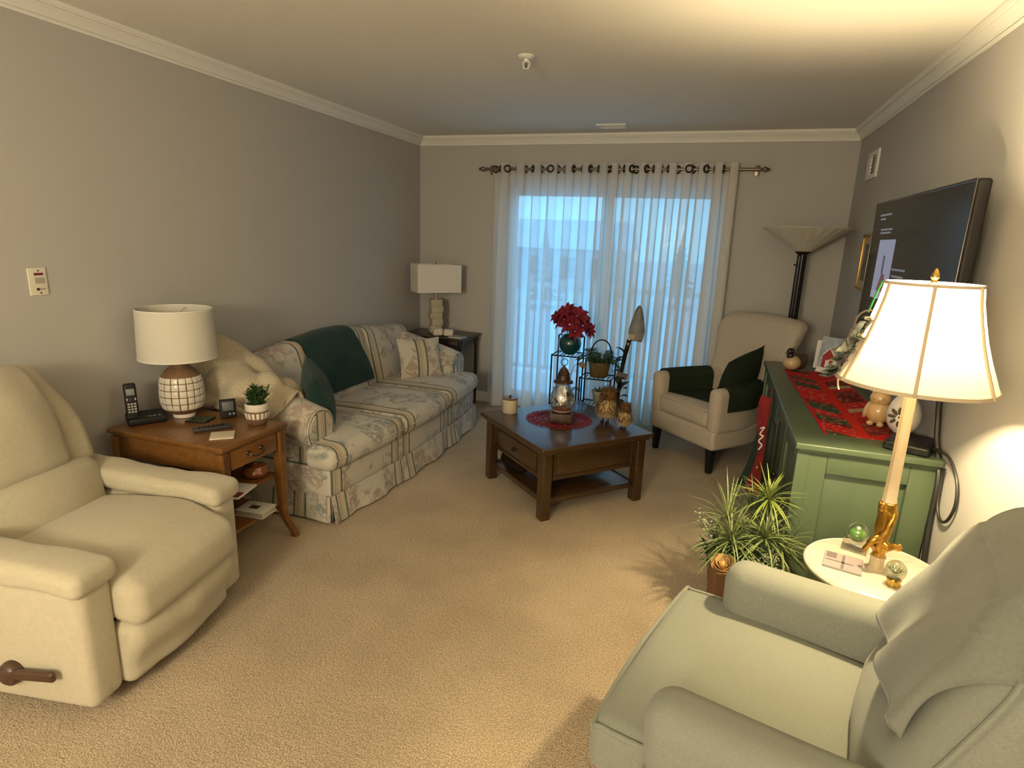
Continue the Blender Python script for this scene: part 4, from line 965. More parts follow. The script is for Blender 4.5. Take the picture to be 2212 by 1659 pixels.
# cherub: one twisting body with limbs
g = G()
sk = [((.022, -.012, .205), (.020, -.02, .185), (.012, -.022, .165), (.006, -.024, .14), (-.004, -.022, .118), (-.01, -.018, .10)), [.012, .013, .016, .017, .019, .016]]
g.add(tube(cr(sk[0], 4), [sk[1][min(5, i//4)]*(1-(i % 4)/4)+sk[1][min(5, i//4+1)]*((i % 4)/4) for i in range(21)], 12))
g.add(ball(.016, .015, .017, 14, 10), T(-.022, -.015, .214)); g.add(tube(cr([(.014, -.02, .185), (-.004, -.03, .20), (-.02, -.022, .208)], 4), .006, 8))
for k in range(7): g.add(ball(.006, .006, .006, 8, 6), T(-.022+.012*cos(k*.9), -.012+.012*sin(k*.9), .226-.004*(k % 2)))
for L_, rs in (([(-.006, -.02, .112), (-.035, -.032, .108), (-.050, -.026, .085), (-.062, -.02, .062)], (.015, .013, .009, .006)), ([(-.006, -.018, .105), (.020, -.034, .092), (.042, -.03, .096), (.058, -.024, .086)], (.014, .012, .009, .007))):
    g.add(tube(cr(L_, 4), [rs[min(3, i//4)] for i in range(13)], 10))
for k in range(5): g.add(ball(.008, .007, .006, 8, 6), T(.056+.006*cos(k*1.3), -.024, .092+.008*sin(k*1.3)))
g.v = [Vector((p.x*.78, p.y*.8, p.z)) for p in g.v]; g.build('cherub', M_gilt, lp)
one(lathe([(.018, .229), (.022, .231), (.020, .240), (.0185, .30), (.0175, .45), (.0165, .62), (.012, .625), (0, .625)], 8), 'marble_column', M_alab, lp, angle=25)
one(lathe([(.010, .62), (.012, .66), (.016, .665), (.016, .69), (.006, .70), (0, .70)], 14), 'socket', M_brass, lp)
one(tube(cr([(.014, 0, .67), (.06, 0, .72), (.06, 0, .83), (.012, 0, .895), (0, 0, .897)], 6), .0022, 6), 'harp', M_brass, lp); one(tube(cr([(-.014, 0, .67), (-.06, 0, .72), (-.06, 0, .83), (-.012, 0, .895), (0, 0, .897)], 6), .0022, 6), 'harp', M_brass, lp)
one(lathe([(.005, .895), (.009, .900), (.006, .906), (.011, .914), (.009, .925), (.004, .936), (0, .940)], 14), 'finial', M_brass, lp)
M_shade = cloth_thin('shade_silk', (0.76, 0.67, 0.50), 0.0, 0.11); M_trimc = mat('shade_trim', (0.50, 0.40, 0.27), .8)
SH = [(.205, .606), (.192, .640), (.172, .690), (.153, .745), (.138, .80), (.126, .85), (.119, .897)]
def scallop(a, i): return 1 - .012*abs(sin(a*3))
one(lathe(SH, 96, fl=scallop), 'lamp_shade', M_shade, lp, angle=60)
for k in range(6):
    a = k*pi/3 + .28
    one(tube([((r+.001)*cos(a), (r+.001)*sin(a), z) for r, z in SH], .0072, 8, flat=.6), 'shade_rib', M_trimc, lp)
for r, z, h in ((.205, .606, .010), (.119, .893, .008)):
    one(sheet(lambda u, v: ((r+.0015)*scallop(2*pi*u, 0)*cos(2*pi*u), (r+.0015)*scallop(2*pi*u, 0)*sin(2*pi*u), z-.002+h*v), 96, 2, .0035), 'shade_trim', M_trimc, lp)
M_bulb = bpy.data.materials.new('bulb_glow'); M_bulb.use_nodes = True; nt = M_bulb.node_tree; nt.nodes.clear()
_o = nt.nodes.new('ShaderNodeOutputMaterial'); _a = nt.nodes.new('ShaderNodeAddShader'); _e = nt.nodes.new('ShaderNodeEmission'); _t = nt.nodes.new('ShaderNodeBsdfTransparent')
_e.inputs[0].default_value = (1, .78, .46, 1); _e.inputs[1].default_value = 12; nt.links.new(_e.outputs[0], _a.inputs[0]); nt.links.new(_t.outputs[0], _a.inputs[1]); nt.links.new(_a.outputs[0], _o.inputs[0])
bulb = one(lathe([(0, .70), (.014, .70), (.015, .740), (.030, .775), (.034, .800), (.024, .826), (0, .838)], 20), 'light_bulb', M_bulb, lp)
light('lamp_bulb_light', 'POINT', (RT[0], RT[1], .5805+.800), 80, (1.0, 0.785, 0.44), .03)
# ribbon bundle hanging from the shade
gd = thing('ribbon_ornament', 'silvery ribbon ornament hanging from the lit lampshade', 'ornament', (RT[0]-.120, RT[1]+.030, .5805+.893))
M_rib = mat('green_ribbon', (0.02, 0.42, 0.06), .5); M_silv = mat('silver_foil', (0.55, 0.56, 0.48), 0.25, metal=.7, var=(30, (.08, .10, .08), .15)); M_curl = mat('dark_ribbon', (0.12, 0.095, 0.08), 0.4)
one(tube([(0, 0, .004), (-.012, -.002, -.04), (-.024, -.004, -.09)], .0055, 6, flat=.4), 'green_ribbon', M_rib, gd)
rr = random.Random(5)
for k in range(13):
    z0 = -.085-.0115*k; x0 = -.028-.0030*k; w = .026+.014*rr.random(); ph = rr.uniform(0, 6)
    one(sheet(lambda u, v: (x0 + .045*cos(ph+u*2.2)*(u) - .012*u + .012*sin(v*6+ph), -.03+.05*sin(ph+u*2.2)*u + w*(v-.5), z0 - .06*u + .016*sin(u*5+ph)), 10, 4, .0008), 'foil_leaf', M_silv, gd)
for k in range(9):
    ph = rr.uniform(0, 6); z0 = -.10-.017*k; R0 = .020+.016*rr.random(); cx = -.030-.004*k + .03*(k % 2)
    one(tube([(cx + R0*cos(ph+t*.42)*(1-.02*t), -.03+.016*sin(ph+t*.42), z0 - .004*t + R0*.9*sin(ph+t*.42)) for t in range(20)], .0038, 6, flat=.35), 'ribbon_curl', M_curl, gd)
one(tube(cr([(-.03, -.02, -.19), (-.06, -.02, -.24), (-.045, -.02, -.262), (-.005, -.025, -.235), (.01, -.028, -.20)], 6), .0022, 6, flat=.4), 'ribbon_tail', M_curl, gd)
# things on the marble table
gb = thing('green_glass_ball', 'green glass paperweight ball on a clear block', 'paperweight', (.548, 2.105, .5805), -20)
M_acr = clear_glass('acrylic', (.86, .84, .78), .35, .08); M_ballg = clear_glass('clear_ball', (.93, .95, .88), .35, .02); M_gg = mat('green_swirl', (0.035, 0.13, 0.012), 0.2, var=(30, (0.10, 0.22, 0.04), .2), coat=.5)
one(rbox(.075, .062, .030, .003, 2), 'clear_block', M_acr, gb, M=T(0, 0, .015)); bl = one(ball(.034, .034, .034, 28, 20), 'glass_ball', M_ballg, gb, M=T(.0, 0, .062))
one(ball(.028, .028, .022, 24, 14), 'green_core', M_gg, bl, M=T(0, 0, .054)); one(ball(.008, .008, .007, 12, 8), 'bubble', mat('bubble', (.9, .95, .8), .05, metal=.6), bl, M=T(.0, -.006, .078))
ph_ = thing('photo_coaster', 'square pinkish photo coaster on the marble table', 'coaster', (.490, 1.982, .5805), -14)
slab('coaster_base', mat('coaster_grey', (.30, .28, .27), .5), -.055, .055, -.055, .055, 0, .006, parent=ph_, r=.002); slab('photo', mat('photo_sky', (.40, .31, .28), .35, var=(9, (.30, .30, .32), .25)), -.054, .054, -.054, .054, .006, .0066, parent=ph_)
for n_, b_ in (('pier_print', (-.05, -.02, .01, .05)), ('pier_print', (-.004, .004, -.052, .046)), ('pier_print', (-.05, .03, -.012, -.004))): slab(n_, mat('photo_dark', (.17, .14, .14), .4) if 'photo_dark' not in bpy.data.materials else bpy.data.materials['photo_dark'], *b_, .0066, .0070, parent=ph_)
sb = thing('silver_glass_ball', 'small patterned glass globe on a gold ring stand', 'ornament', (.612, 1.900, .5805), 30)
one(lathe([(.018, 0), (.020, .004), (.018, .016), (.021, .022), (.016, .024), (.014, .004)], 24), 'gold_stand', M_brass, sb)
b2 = one(ball(.029, .029, .031, 24, 16), 'glass_globe', clear_glass('smoke_ball', (.75, .77, .66), .5, .03), sb, M=T(0, 0, .050))
for k in range(6): one(ball(.004, .006, .014, 10, 8), 'silver_petal', mat('petal_silver', (.55, .55, .42), .2, metal=.8) if k == 0 else bpy.data.materials['petal_silver'], b2, M=T(0, 0, .050) @ RZ(60*k) @ T(.012, 0, 0) @ RY(50))

# ---------------------------------------------------------------- grassy arrangement in a woven pot
bp = thing('potted_arrangement', 'woven brown pot of spiky grasses, white blossoms and a peach rose', 'potted plant', (.215, 2.475, 0))
M_wov = mat('woven_cane', (0.11, 0.055, 0.020), 0.7, var=(60, (0.19, 0.10, 0.038), 0.25, (1, 1, .15)), bump=(160, .8, .004, (1, 1, .15)))
one(lathe([(0, 0), (.085, 0), (.092, .012), (.098, .10), (.108, .20), (.116, .255), (.118, .27), (.110, .272), (.104, .24), (0, .235)], 56, fl=lambda a, i: 1+.012*cos(a*28)), 'woven_pot', M_wov, bp, angle=70)
one(lathe([(.088, .055), (.102, .060), (.104, .07), (.099, .078), (.09, .075)], 40), 'band', M_walnut, bp)
M_gr1 = mat('grass_green', (0.13, 0.19, 0.055), 0.55, var=(30, (0.26, 0.30, 0.12), .3)); M_gr2 = mat('leaf_green', (0.045, 0.085, 0.03), 0.5, var=(20, (0.08, 0.13, 0.05), .3)); M_blos = mat('white_blossom', (0.40, 0.45, 0.30), .7); M_gr3 = mat('lime_tuft', (0.22, 0.28, 0.06), .5)
rr = random.Random(21)
for (cx, cy, cz, n_, L_, m_) in ((.10, .06, .535, 70, .15, M_gr3), (.10, -.02, .395, 80, .18, M_gr1), (-.03, -.03, .365, 80, .19, M_gr1), (-.05, .05, .42, 50, .22, M_gr1), (.05, .10, .43, 60, .2, M_gr2), (.17, .05, .33, 50, .17, M_gr1), (.03, .02, .33, 70, .17, M_gr2), (.09, -.05, .30, 60, .14, M_gr2), (-.09, .0, .32, 50, .13, M_gr2)):
    g = G()
    g.add(tube(cr([(cx*.25, cy*.25, .23), (cx*.7, cy*.7, .32), (cx, cy, cz)], 4), .004, 6))
    for k in range(n_):
        a = rr.uniform(0, 2*pi); e = rr.uniform(-.55, 1.25); l = L_*rr.uniform(.65, 1.15)
        d = Vector((cos(a)*cos(e), sin(a)*cos(e), sin(e)))*l
        if cx+d.x > .16 and cy+d.y > .055: d.y = max(-.2, min(d.y, .045-cy)); d.x = min(d.x, .30-cx)
        g.add(blade((cx, cy, cz), (cx+d.x, cy+d.y, cz+d.z), .0031, arch=.02*rr.random(), droop=.05*rr.random()*cos(e), n=5))
    g.build('grass_tuft', m_, bp)
for k in range(11):
    a = rr.uniform(2.2, 6.0); g = G(); r0 = .06+.03*rr.random(); cx, cy = r0*cos(a), r0*sin(a)
    for q in range(14):
        b = rr.uniform(0, 6.3); e = rr.uniform(-.1, 1.2); l = rr.uniform(.04, .085)
        g.add(blade((cx, cy, .25), (cx+l*cos(b)*cos(e)*1.2, cy+l*sin(b)*cos(e)*1.2, .26+l*sin(e)*1.4), .013, arch=.006, n=4))
    g.build('leaf_spray', M_gr2, bp)
for (cx, cy, cz, n_) in ((.06, -.085, .31, 80), (.11, -.06, .335, 60), (-.15, .0, .44, 20), (-.12, -.02, .40, 16), (.14, -.07, .30, 40)):
    g = G(); g.add(tube([(cx*.3, cy*.3, .23), (cx, cy, cz-.02)], .002, 5))
    for k in range(n_): g.add(ball(.004, .004, .003, 6, 4), T(cx+rr.gauss(0, .022), cy+rr.gauss(0, .018), cz+rr.gauss(0, .014)))
    g.build('blossom_cluster', M_blos, bp)['kind'] = 'stuff'
rs = one(ball(.016, .016, .020, 10, 8), 'rose', mat('rose_peach', (0.62, 0.40, 0.16), .7), bp, M=T(-.050, -.105, .285))
for k in range(11):
    a = k*2.4; R0 = .012+.0036*k
    one(sheet(lambda u, v: (R0*cos(a+(u-.5)*1.9)*(.65+.5*v), R0*sin(a+(u-.5)*1.9)*(.65+.5*v), -.016+.050*v*(1-.02*k) - .010*(2*u-1)**2), 6, 5, .001), 'petal', rs.data.materials[0], rs, M=T(-.050, -.105, .285) @ RX(28) @ RY(-10))

# ---------------------------------------------------------------- mosaic lamp on the end table
ml = thing('mosaic_lamp', 'unlit table lamp with white drum shade and white mosaic body', 'table lamp', (-2.475, 2.215, .6205))
M_clay = mat('brown_clay', (0.20, 0.115, 0.055), .6, var=(20, (.13, .07, .035), .2)); M_tile = mat('white_tile', (0.66, 0.62, 0.54), .25, coat=.3); M_linw = cloth_thin('white_linen_shade', (0.80, 0.77, 0.68), 0.0, 0.30)
BP = [(0, 0), (.050, 0), (.053, .006), (.052, .020), (.074, .032), (.092, .055), (.099, .095), (.099, .14), (.096, .18), (.088, .212), (.066, .240), (.046, .256), (.041, .268), (.041, .300), (.030, .305), (0, .305)]
def body_r(z):
    for (r0, z0), (r1, z1) in zip(BP[1:], BP[2:]):
        if z0 <= z <= z1 and z1 > z0: return r0+(r1-r0)*(z-z0)/(z1-z0)
    return .05
bd = one(lathe(BP, 48), 'ceramic_body', M_clay, ml, angle=70); one(lathe([(.0535, .001), (.0545, .006), (.0535, .019)], 40), 'foot_ring', M_tile, ml)
NT = 18; zs = [.048, .082, .116, .150, .182]
for j, z in enumerate(zs):
    r = body_r(z+.016); w = 2*pi*r/NT*.90; h = .0305 if j < 4 else .027
    dr_ = (body_r(z+.030)-body_r(z+.002))/.028
    base = None
    for k in range(NT):
        a = 2*pi*(k + .5*(j % 2)*0)/NT + .004*((k*7+j*3) % 5-2)
        Mt = Matrix.Rotation(a, 4, 'Z') @ T(r+.0005, 0, z+.016) @ RY(math.degrees(atan2(dr_, 1))) @ S(1, 1-.025*((k*5+j) % 3), 1)
        if base is None: base = one(rbox(.004, w, h, .0015, 1), 'tile', M_tile, bd); base.matrix_local = Mt
        else: clone(base, parent=bd, M=Mt)
one(lathe([(.012, .303), (.012, .31), (.016, .312), (.016, .35), (0, .352)], 14), 'socket', M_brass, ml)
one(lathe([(.176, .300), (.173, .40), (.168, .545), (.1655, .545), (.1735, .300)], 64), 'drum_shade', M_linw, ml, angle=40)
for z, r in ((.541, .1672), (.303, .1752)): one(torus(r, .003, 64, 6), 'shade_rim', M_white, ml, M=T(0, 0, z))
g = G().add(torus(.018, .002, 16, 6), T(0, 0, .50))
for k in range(3): g.add(tube([(.018*cos(k*2.094), .018*sin(k*2.094), .50), (.166*cos(k*2.094), .166*sin(k*2.094), .53)], .0016, 6))
g.add(tube([(0, 0, .35), (0, 0, .50)], .004, 6)); g.build('shade_spider', M_brass, ml)

# ---------------------------------------------------------------- things on the end table (top z .6205)
ZT = .6205
cp = thing('cordless_phone', 'black cordless phone standing in its charging base', 'telephone', (-2.56, 2.035, ZT), -32)
cbs = one(rbox(.105, .165, .034, .012, 3, (2, 4, 1)), 'charging_base', M_dark, cp, M=T(0, .03, .019), warp=lambda p: Vector((p.x, p.y, p.z + (.014*sm(-p.x/.05) if p.z > 0 else 0)))); hs_ = one(rbox(.026, .052, .175, .010, 3, (1, 1, 3)), 'handset', M_dark, cp, M=T(.0, -.025, .112) @ RY(-9))
Mh = T(.0, -.025, .112) @ RY(-9)
slab_m = mat('lcd_grey', (.20, .22, .22), .3); one(rbox(.002, .034, .030, .001, 1), 'display', slab_m, hs_, M=Mh @ T(.0128, 0, .045))
M_key = mat('key_light', (.45, .45, .42), .5)
for i in range(4):
    for j in range(3): one(rbox(.0025, .0095, .0075, .001, 1), 'key', M_key, hs_, M=Mh @ T(.0132, -.013+.013*j, -.012-.0125*i))
for s in (-1, 1): one(rbox(.0025, .006, .011, .001, 1), 'call_key', M_key, hs_, M=Mh @ T(.0132, s*.017, .011))
one(rbox(.003, .016, .014, .003, 2), 'navigation_pad', mat('pad_black', (.02, .02, .02), .2), hs_, M=Mh @ T(.0132, 0, .010))
for i in range(3): slab('base_button', slab_m, .02, .034, .035+.02*i, .047+.02*i, .034, .037, parent=cbs)
dc = thing('dark_coaster', 'dark glossy picture coaster beside the mosaic lamp foot', 'coaster', (-2.345, 2.19, ZT), 15); slab('coaster_base', M_dark, -.052, .052, -.048, .048, 0, .007, parent=dc, r=.002); slab('picture', mat('dark_picture', (.02, .045, .03), .1, var=(14, (.09, .12, .07), .2)), -.047, .047, -.043, .043, .007, .0076, parent=dc)
rm = thing('remote_control', 'slim black remote control on the end table', 'remote control', (-2.18, 2.10, ZT), 52)
one(rbox(.165, .042, .018, .006, 3), 'remote_body', mat('remote_black', (.025, .025, .028), .45), rm, M=T(0, 0, .009))
for i in range(6):
    for j in range(3): slab('remote_button', M_dark, -.06+.02*i, -.05+.02*i, -.014+.011*j, -.007+.011*j, .0175, .0195, parent=rm)
sc2 = thing('stone_coaster', 'square cream stone coaster at the end table front corner', 'coaster', (-2.068, 2.045, ZT), 40); one(rbox(.102, .102, .009, .003, 2), 'stone', mat('cream_stone', (.62, .56, .44), .6, var=(40, (.54, .48, .37), .3)), sc2, M=T(0, 0, .0045)); slab('felt_pad', M_walnut, -.047, .047, -.047, .047, .0, .001, parent=sc2)
ck = thing('digital_clock', 'small black digital clock standing behind the green plant pot', 'clock', (-2.262, 2.285, ZT), -38)
one(rbox(.03, .075, .095, .006, 3), 'clock_case', M_dark, ck, M=T(0, 0, .0465) @ RY(-10)); one(rbox(.002, .052, .045, .001, 1), 'clock_display', mat('clock_lcd', (.11, .12, .12), .25), ck, M=T(0, 0, .0465) @ RY(-10) @ T(.0155, 0, .012))
for s in (0, 1): one(ball(.002, .006, .006, 10, 6), 'clock_button', slab_m, ck, M=T(0, 0, .0465) @ RY(-10) @ T(.0155, .006+.018*s, -.028))
pp = thing('small_potted_grass', 'small green plant in a white and brown mosaic pot', 'potted plant', (-2.065, 2.268, ZT))
po_ = one(lathe([(0, 0), (.041, 0), (.044, .004), (.051, .03), (.054, .065), (.053, .100), (.049, .103), (.046, .09), (0, .086)], 36), 'pot', M_clay, pp, angle=60)
one(lathe([(.0544, .070), (.0555, .072), (.0545, .101), (.050, .105), (.046, .100)], 36), 'white_rim', M_tile, pp)
t0 = None
for k in range(16):
    Mt = Matrix.Rotation(2*pi*k/16, 4, 'Z') @ T(.0522, 0, .046) @ RY(7)
    if t0 is None: t0 = one(rbox(.004, .0145, .030, .002, 1), 'tile', M_tile, po_); t0.matrix_local = Mt
    else: clone(t0, parent=po_, M=Mt)
M_pg = mat('plant_green', (0.025, 0.075, 0.018), .5, var=(30, (.05, .12, .03), .3)); rr = random.Random(3)
for k in range(18):
    g = G(); a = rr.uniform(0, 6.3); r0 = .036*sqrt(rr.random()); cx, cy = r0*cos(a), r0*sin(a); lx, ly = cx*1.7, cy*1.7
    g.add(tube([(cx, cy, .085), (lx, ly, .165)], .0015, 5))
    for q in range(22):
        b = rr.uniform(0, 6.3); s = rr.random(); l = rr.uniform(.020, .040); px, py, pz = cx+(lx-cx)*s, cy+(ly-cy)*s, .10+.07*s
        g.add(blade((px, py, pz), (px+l*cos(b), py+l*sin(b), pz+l*.65), .0042, n=3))
    g.build('sprig', M_pg, pp)

# ---------------------------------------------------------------- corner table and lamp behind the sofa
ctb = thing('corner_table', 'dark wooden corner table behind the far sofa arm', 'side table', (-2.33, 4.925, 0))
M_esp = wood('espresso', (0.018, 0.010, 0.007), (0.035, 0.02, 0.012), (1, 8, 8), 5)
one(rbox(.62, .44, .024, .006, 2), 'table_top', M_esp, ctb, M=T(0, 0, .668)); one(rbox(.56, .38, .06, .004, 1), 'apron', M_esp, ctb, M=T(0, 0, .626))
for sx in (-1, 1):
    for sy in (-1, 1): one(lathe([(.010, 0), (.014, .30), (.018, .60), (.024, .62), (.024, .656), (0, .656)], 12), 'leg', M_esp, ctb, M=T(sx*.275, sy*.185, 0))
one(rbox(.54, .36, .018, .003, 1), 'lower_shelf', M_esp, ctb, M=T(0, 0, .2))
cl = thing('rectangular_shade_lamp', 'unlit lamp with rectangular white shade and rough stone base', 'table lamp', (-2.385, 4.93, .6805), 45)
M_stone = mat('capiz_stone', (0.52, 0.46, 0.34), .5, var=(14, (.38, .33, .23), .25), bump=(20, .8, .01))
g = G(); rr = random.Random(9)
one(rbox(.10, .10, .012, .003, 1), 'plinth', M_stone, cl, M=T(0, 0, .006))
for k in range(5): one(rbox(.112+rr.uniform(-.008, .008), .085+rr.uniform(-.008, .008), .062, .008, 2, (3, 3, 3)), 'stone_block', M_stone, cl, M=T(rr.uniform(-.006, .006), rr.uniform(-.005, .005), .042+.059*k), warp=lambda p: p*(1+.06*nz(p.x*25+k, p.y*25, p.z*25)))
one(lathe([(.010, .30), (.012, .315), (.006, .325), (.006, .36), (.014, .365), (.014, .40), (0, .40)], 14), 'neck', M_brass, cl)
SW, SD, SHh = .205, .115, .245
V, F = sheet(lambda u, v: (0, 0, 0), 1, 1)
poly = rrect(2*SW, 2*SD, .008, 3); inner = rrect(2*SW-.006, 2*SD-.006, .006, 3); n = len(poly)
Vs = [Vector((x, y, z)) for z in (.375, .375+SHh) for x, y in poly] + [Vector((x, y, z)) for z in (.375, .375+SHh) for x, y in inner]
Fs = [(i, (i+1) % n, n+(i+1) % n, n+i) for i in range(n)] + [(2*n+(i+1) % n, 2*n+i, 3*n+i, 3*n+(i+1) % n) for i in range(n)] + [(i, 2*n+i, 2*n+(i+1) % n, (i+1) % n) for i in range(n)] + [(n+i, n+(i+1) % n, 3*n+(i+1) % n, 3*n+i) for i in range(n)]
M_whsh = mat('white_shade_fabric', (0.70, 0.66, 0.60), .9, bump=(500, .2, .001))
one((Vs, Fs), 'rectangular_shade', M_whsh, cl, smooth=False)
g = G().add(tube([(0, 0, .40), (0, 0, .625)], .003, 6)); g.add(tube([(-SW, 0, .61), (SW, 0, .61)], .002, 6)); g.add(tube([(0, -SD, .61), (0, SD, .61)], .002, 6)); g.build('shade_frame', M_brass, cl)
one(lathe([(.006, .622), (.010, .63), (.007, .64), (0, .648)], 12), 'finial', M_brass, cl)
wr = thing('white_rock', 'white cracked stone ornament on the dark corner table', 'ornament', (-2.245, 4.80, .6805), 10)
M_rock = mat('white_rock_mat', (.66, .60, .50), .6, bump=(25, .7, .01))
for s in (-1, 1): one(rbox(.085, .06, .062, .016, 3, (3, 3, 3)), 'stone_half', M_rock, wr, M=T(s*.046, 0, .033) @ RZ(8*s) @ RY(6*s), warp=lambda p: p*(1+.10*nz(p.x*30+s, p.y*30, p.z*30)))
bt = thing('book', 'thin grey book on the corner table edge near the curtain', 'book', (-2.10, 4.78, .6805), -8); slab('pages', M_paper, -.065, .065, -.045, .045, .002, .010, parent=bt); slab('book_cover', mat('book_grey', (.30, .30, .30), .6), -.068, .068, -.048, .048, .010, .013, parent=bt); slab('book_cover', bpy.data.materials['book_grey'], -.068, .068, -.048, .048, 0, .002, parent=bt)

# ---------------------------------------------------------------- things on the coffee table (top z .4455)
ZK = .4455
ca = thing('candle_jar', 'cream candle jar with wooden lid on the coffee table corner', 'candle', (-1.18, 3.555, ZK))
M_cer = mat('cream_ceramic', (.50, .45, .33), .4)
one(lathe([(0, 0), (.047, 0), (.050, .004), (.050, .088), (.047, .090), (0, .090)], 32), 'jar', M_cer, ca); one(lathe([(.049, .0905), (.050, .094), (.049, .101), (0, .102)], 32), 'lid', M_honey, ca); one(lathe([(.005, .102), (.009, .110), (.007, .116), (0, .118)], 12), 'lid_knob', M_bronze, ca)
do = thing('red_doily', 'round red lace doily under the lantern globe', 'doily', (-.845, 3.545, ZK))
M_dred = mat('red_lace', (0.19, 0.006, 0.018), .9)
def ring_lace(r0, r1, n_, ph):
    g = G()
    for k in range(n_):
        a0 = 2*pi*k/n_+ph; am_ = a0+pi/n_
        g.add(tube(cr([(r0*cos(a0), r0*sin(a0), .002), (r1*cos(a0+.3*pi/n_), r1*sin(a0+.3*pi/n_), .002), (r1*1.02*cos(am_), r1*1.02*sin(am_), .002), (r1*cos(a0+1.7*pi/n_), r1*sin(a0+1.7*pi/n_), .002), (r0*cos(a0+2*pi/n_), r0*sin(a0+2*pi/n_), .002)], 3), .0022, 5, flat=.6))
    return g
for i, (r0, r1, n_) in enumerate(((.03, .075, 9), (.065, .115, 14), (.10, .155, 18), (.14, .19, 24), (.165, .205, 30))):
    g = ring_lace(r0, r1, n_, .2*i); g.add(torus(r0, .004, 40, 5), T(0, 0, .002) @ S(1, 1, .5)); g.build('lace_ring', M_dred, do)
one(lathe([(0, .0005), (.055, .0005), (.055, .003), (0, .003)], 24), 'doily_centre', M_dred, do)
sgl = thing('globe_lantern', 'glass globe snow lantern with bronze cap on the red doily', 'lantern', (-.818, 3.495, ZK+.004))
M_brz = mat('aged_bronze', (0.032, 0.02, 0.013), .45, metal=.4, var=(25, (.07, .04, .025), .2))
one(rbox(.145, .115, .062, .008, 2), 'base', M_brz, sgl, M=T(0, 0, .031) @ RZ(10)); one(lathe([(.056, .060), (.062, .064), (.056, .070), (0, .070)], 28), 'base_ring', M_brz, sgl)
gl_ = one(lathe([(.048, .068), (.066, .088), (.078, .120), (.080, .145), (.072, .180), (.054, .215), (.040, .242), (.035, .262)], 40), 'glass_globe', clear_glass('globe_glass', (.84, .84, .82), 1.7, .05), sgl, angle=80)
one(lathe([(.062, .252), (.058, .262), (.040, .272), (.036, .300), (.040, .306), (.034, .312), (.022, .335), (.008, .350), (.006, .358), (0, .360)], 28), 'cap', M_brz, sgl)
one(torus(.021, .0026, 24, 6), 'ring_handle', M_brz, sgl, M=T(0, 0, .380) @ RZ(25) @ RX(90))
M_glit = mat('glowing_glitter', (.9, .8, .55), .3, emit=((1, .75, .4), 1.2)); rr = random.Random(4)  # flecks given a faint glow of their own to imitate sparkle
one(lathe([(0, .070), (.060, .074), (.058, .082), (.03, .090), (0, .092)], 24), 'snow_mound', mat('mound_pink', (.40, .22, .18), .8), sgl)
for k, (x, y, m_) in enumerate(((-.012, 0, M_barn), (.016, .008, M_furb), (.0, -.018, M_barn))):
    f_ = one(lathe([(0, 0), (.011, 0), (.009, .02), (.005, .03), (0, .032)], 12), 'tiny_figure', m_, sgl, M=T(x, y, .088)); one(ball(.006, .006, .006, 10, 8), 'figure_head', M_white, f_, M=T(x, y, .124))
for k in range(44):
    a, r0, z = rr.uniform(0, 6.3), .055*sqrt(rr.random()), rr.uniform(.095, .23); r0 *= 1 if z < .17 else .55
    one(ball(.0016, .0016, .0016, 5, 4) if k > 6 else ball(.0035, .0035, .0035, 6, 4), 'glowing_glitter', M_glit, gl_, M=T(r0*cos(a), r0*sin(a), z))
def owl(loc, h, rz, lab):
    t = thing('shaggy_owl', lab, 'figurine', loc, rz); rr = random.Random(int(h*1000)); s = h/.22
    Mb = mat('owl_cream', (.40, .29, .14), .95) if 'owl_cream' not in bpy.data.materials else bpy.data.materials['owl_cream']; Md = mat('owl_gold', (.115, .055, .014), .95) if 'owl_gold' not in bpy.data.materials else bpy.data.materials['owl_gold']
    prof = [(0, .028), (.03, .03), (.052, .055), (.060, .09), (.052, .125), (.040, .145), (.046, .165), (.044, .19), (.028, .212), (0, .22)]
    one(lathe([(r*s, z*s) for r, z in prof], 24), 'body', Mb, t); one(lathe([((r+.0006)*s, z*s) for r, z in prof[5:]], 24), 'head_cap', Md, t)
    for nm, z0, z1, m_, cnt in (('cream_fibres', .035, .100, Mb, 420), ('gold_fibres', .072, .215, Md, 800)):
        g = G()
        for k in range(cnt):
            z = rr.uniform(z0, z1); a = rr.uniform(0, 6.3)
            for (r0, za), (r1, zb) in zip(prof, prof[1:]):
                if za <= z <= zb and zb > za: r = r0+(r1-r0)*(z-za)/(zb-za); break
            p = Vector((r*cos(a), r*sin(a), z))*s; l = rr.uniform(.014, .028)*s
            d = Vector((cos(a+rr.uniform(-.4, .4))*.6, sin(a)*.5, rr.uniform(-.9, -.1) if z < .19 else rr.uniform(-.2, .8))).normalized()*l
            g.add(blade(p*.97, p+d, .0022*s, n=2))
        o = g.build(nm, m_, t, smooth=False); o['kind'] = 'stuff'
    for q in (-1, 1):
        one(ball(.008*s, .008*s, .008*s, 10, 8), 'eye', M_dark, t, M=T(.046*s, q*.016*s, .178*s)); one(tube([(.008*s, q*.018*s, .04*s), (.010*s, q*.018*s, .004*s)], .005*s, 6), 'leg', M_cherry, t); one(ball(.020*s, .012*s, .005*s, 10, 6), 'foot', M_cherry, t, M=T(.018*s, q*.018*s, .0055*s))
    one(lathe([(.006*s, 0), (0, .014*s)], 8), 'beak', M_cherry, t, M=T(.048*s, 0, .168*s) @ RY(115))
owl((-.555, 3.63, ZK), .225, -115, 'taller shaggy straw owl on the coffee table'); owl((-.432, 3.545, ZK), .160, -120, 'shorter shaggy straw owl at the coffee table edge')

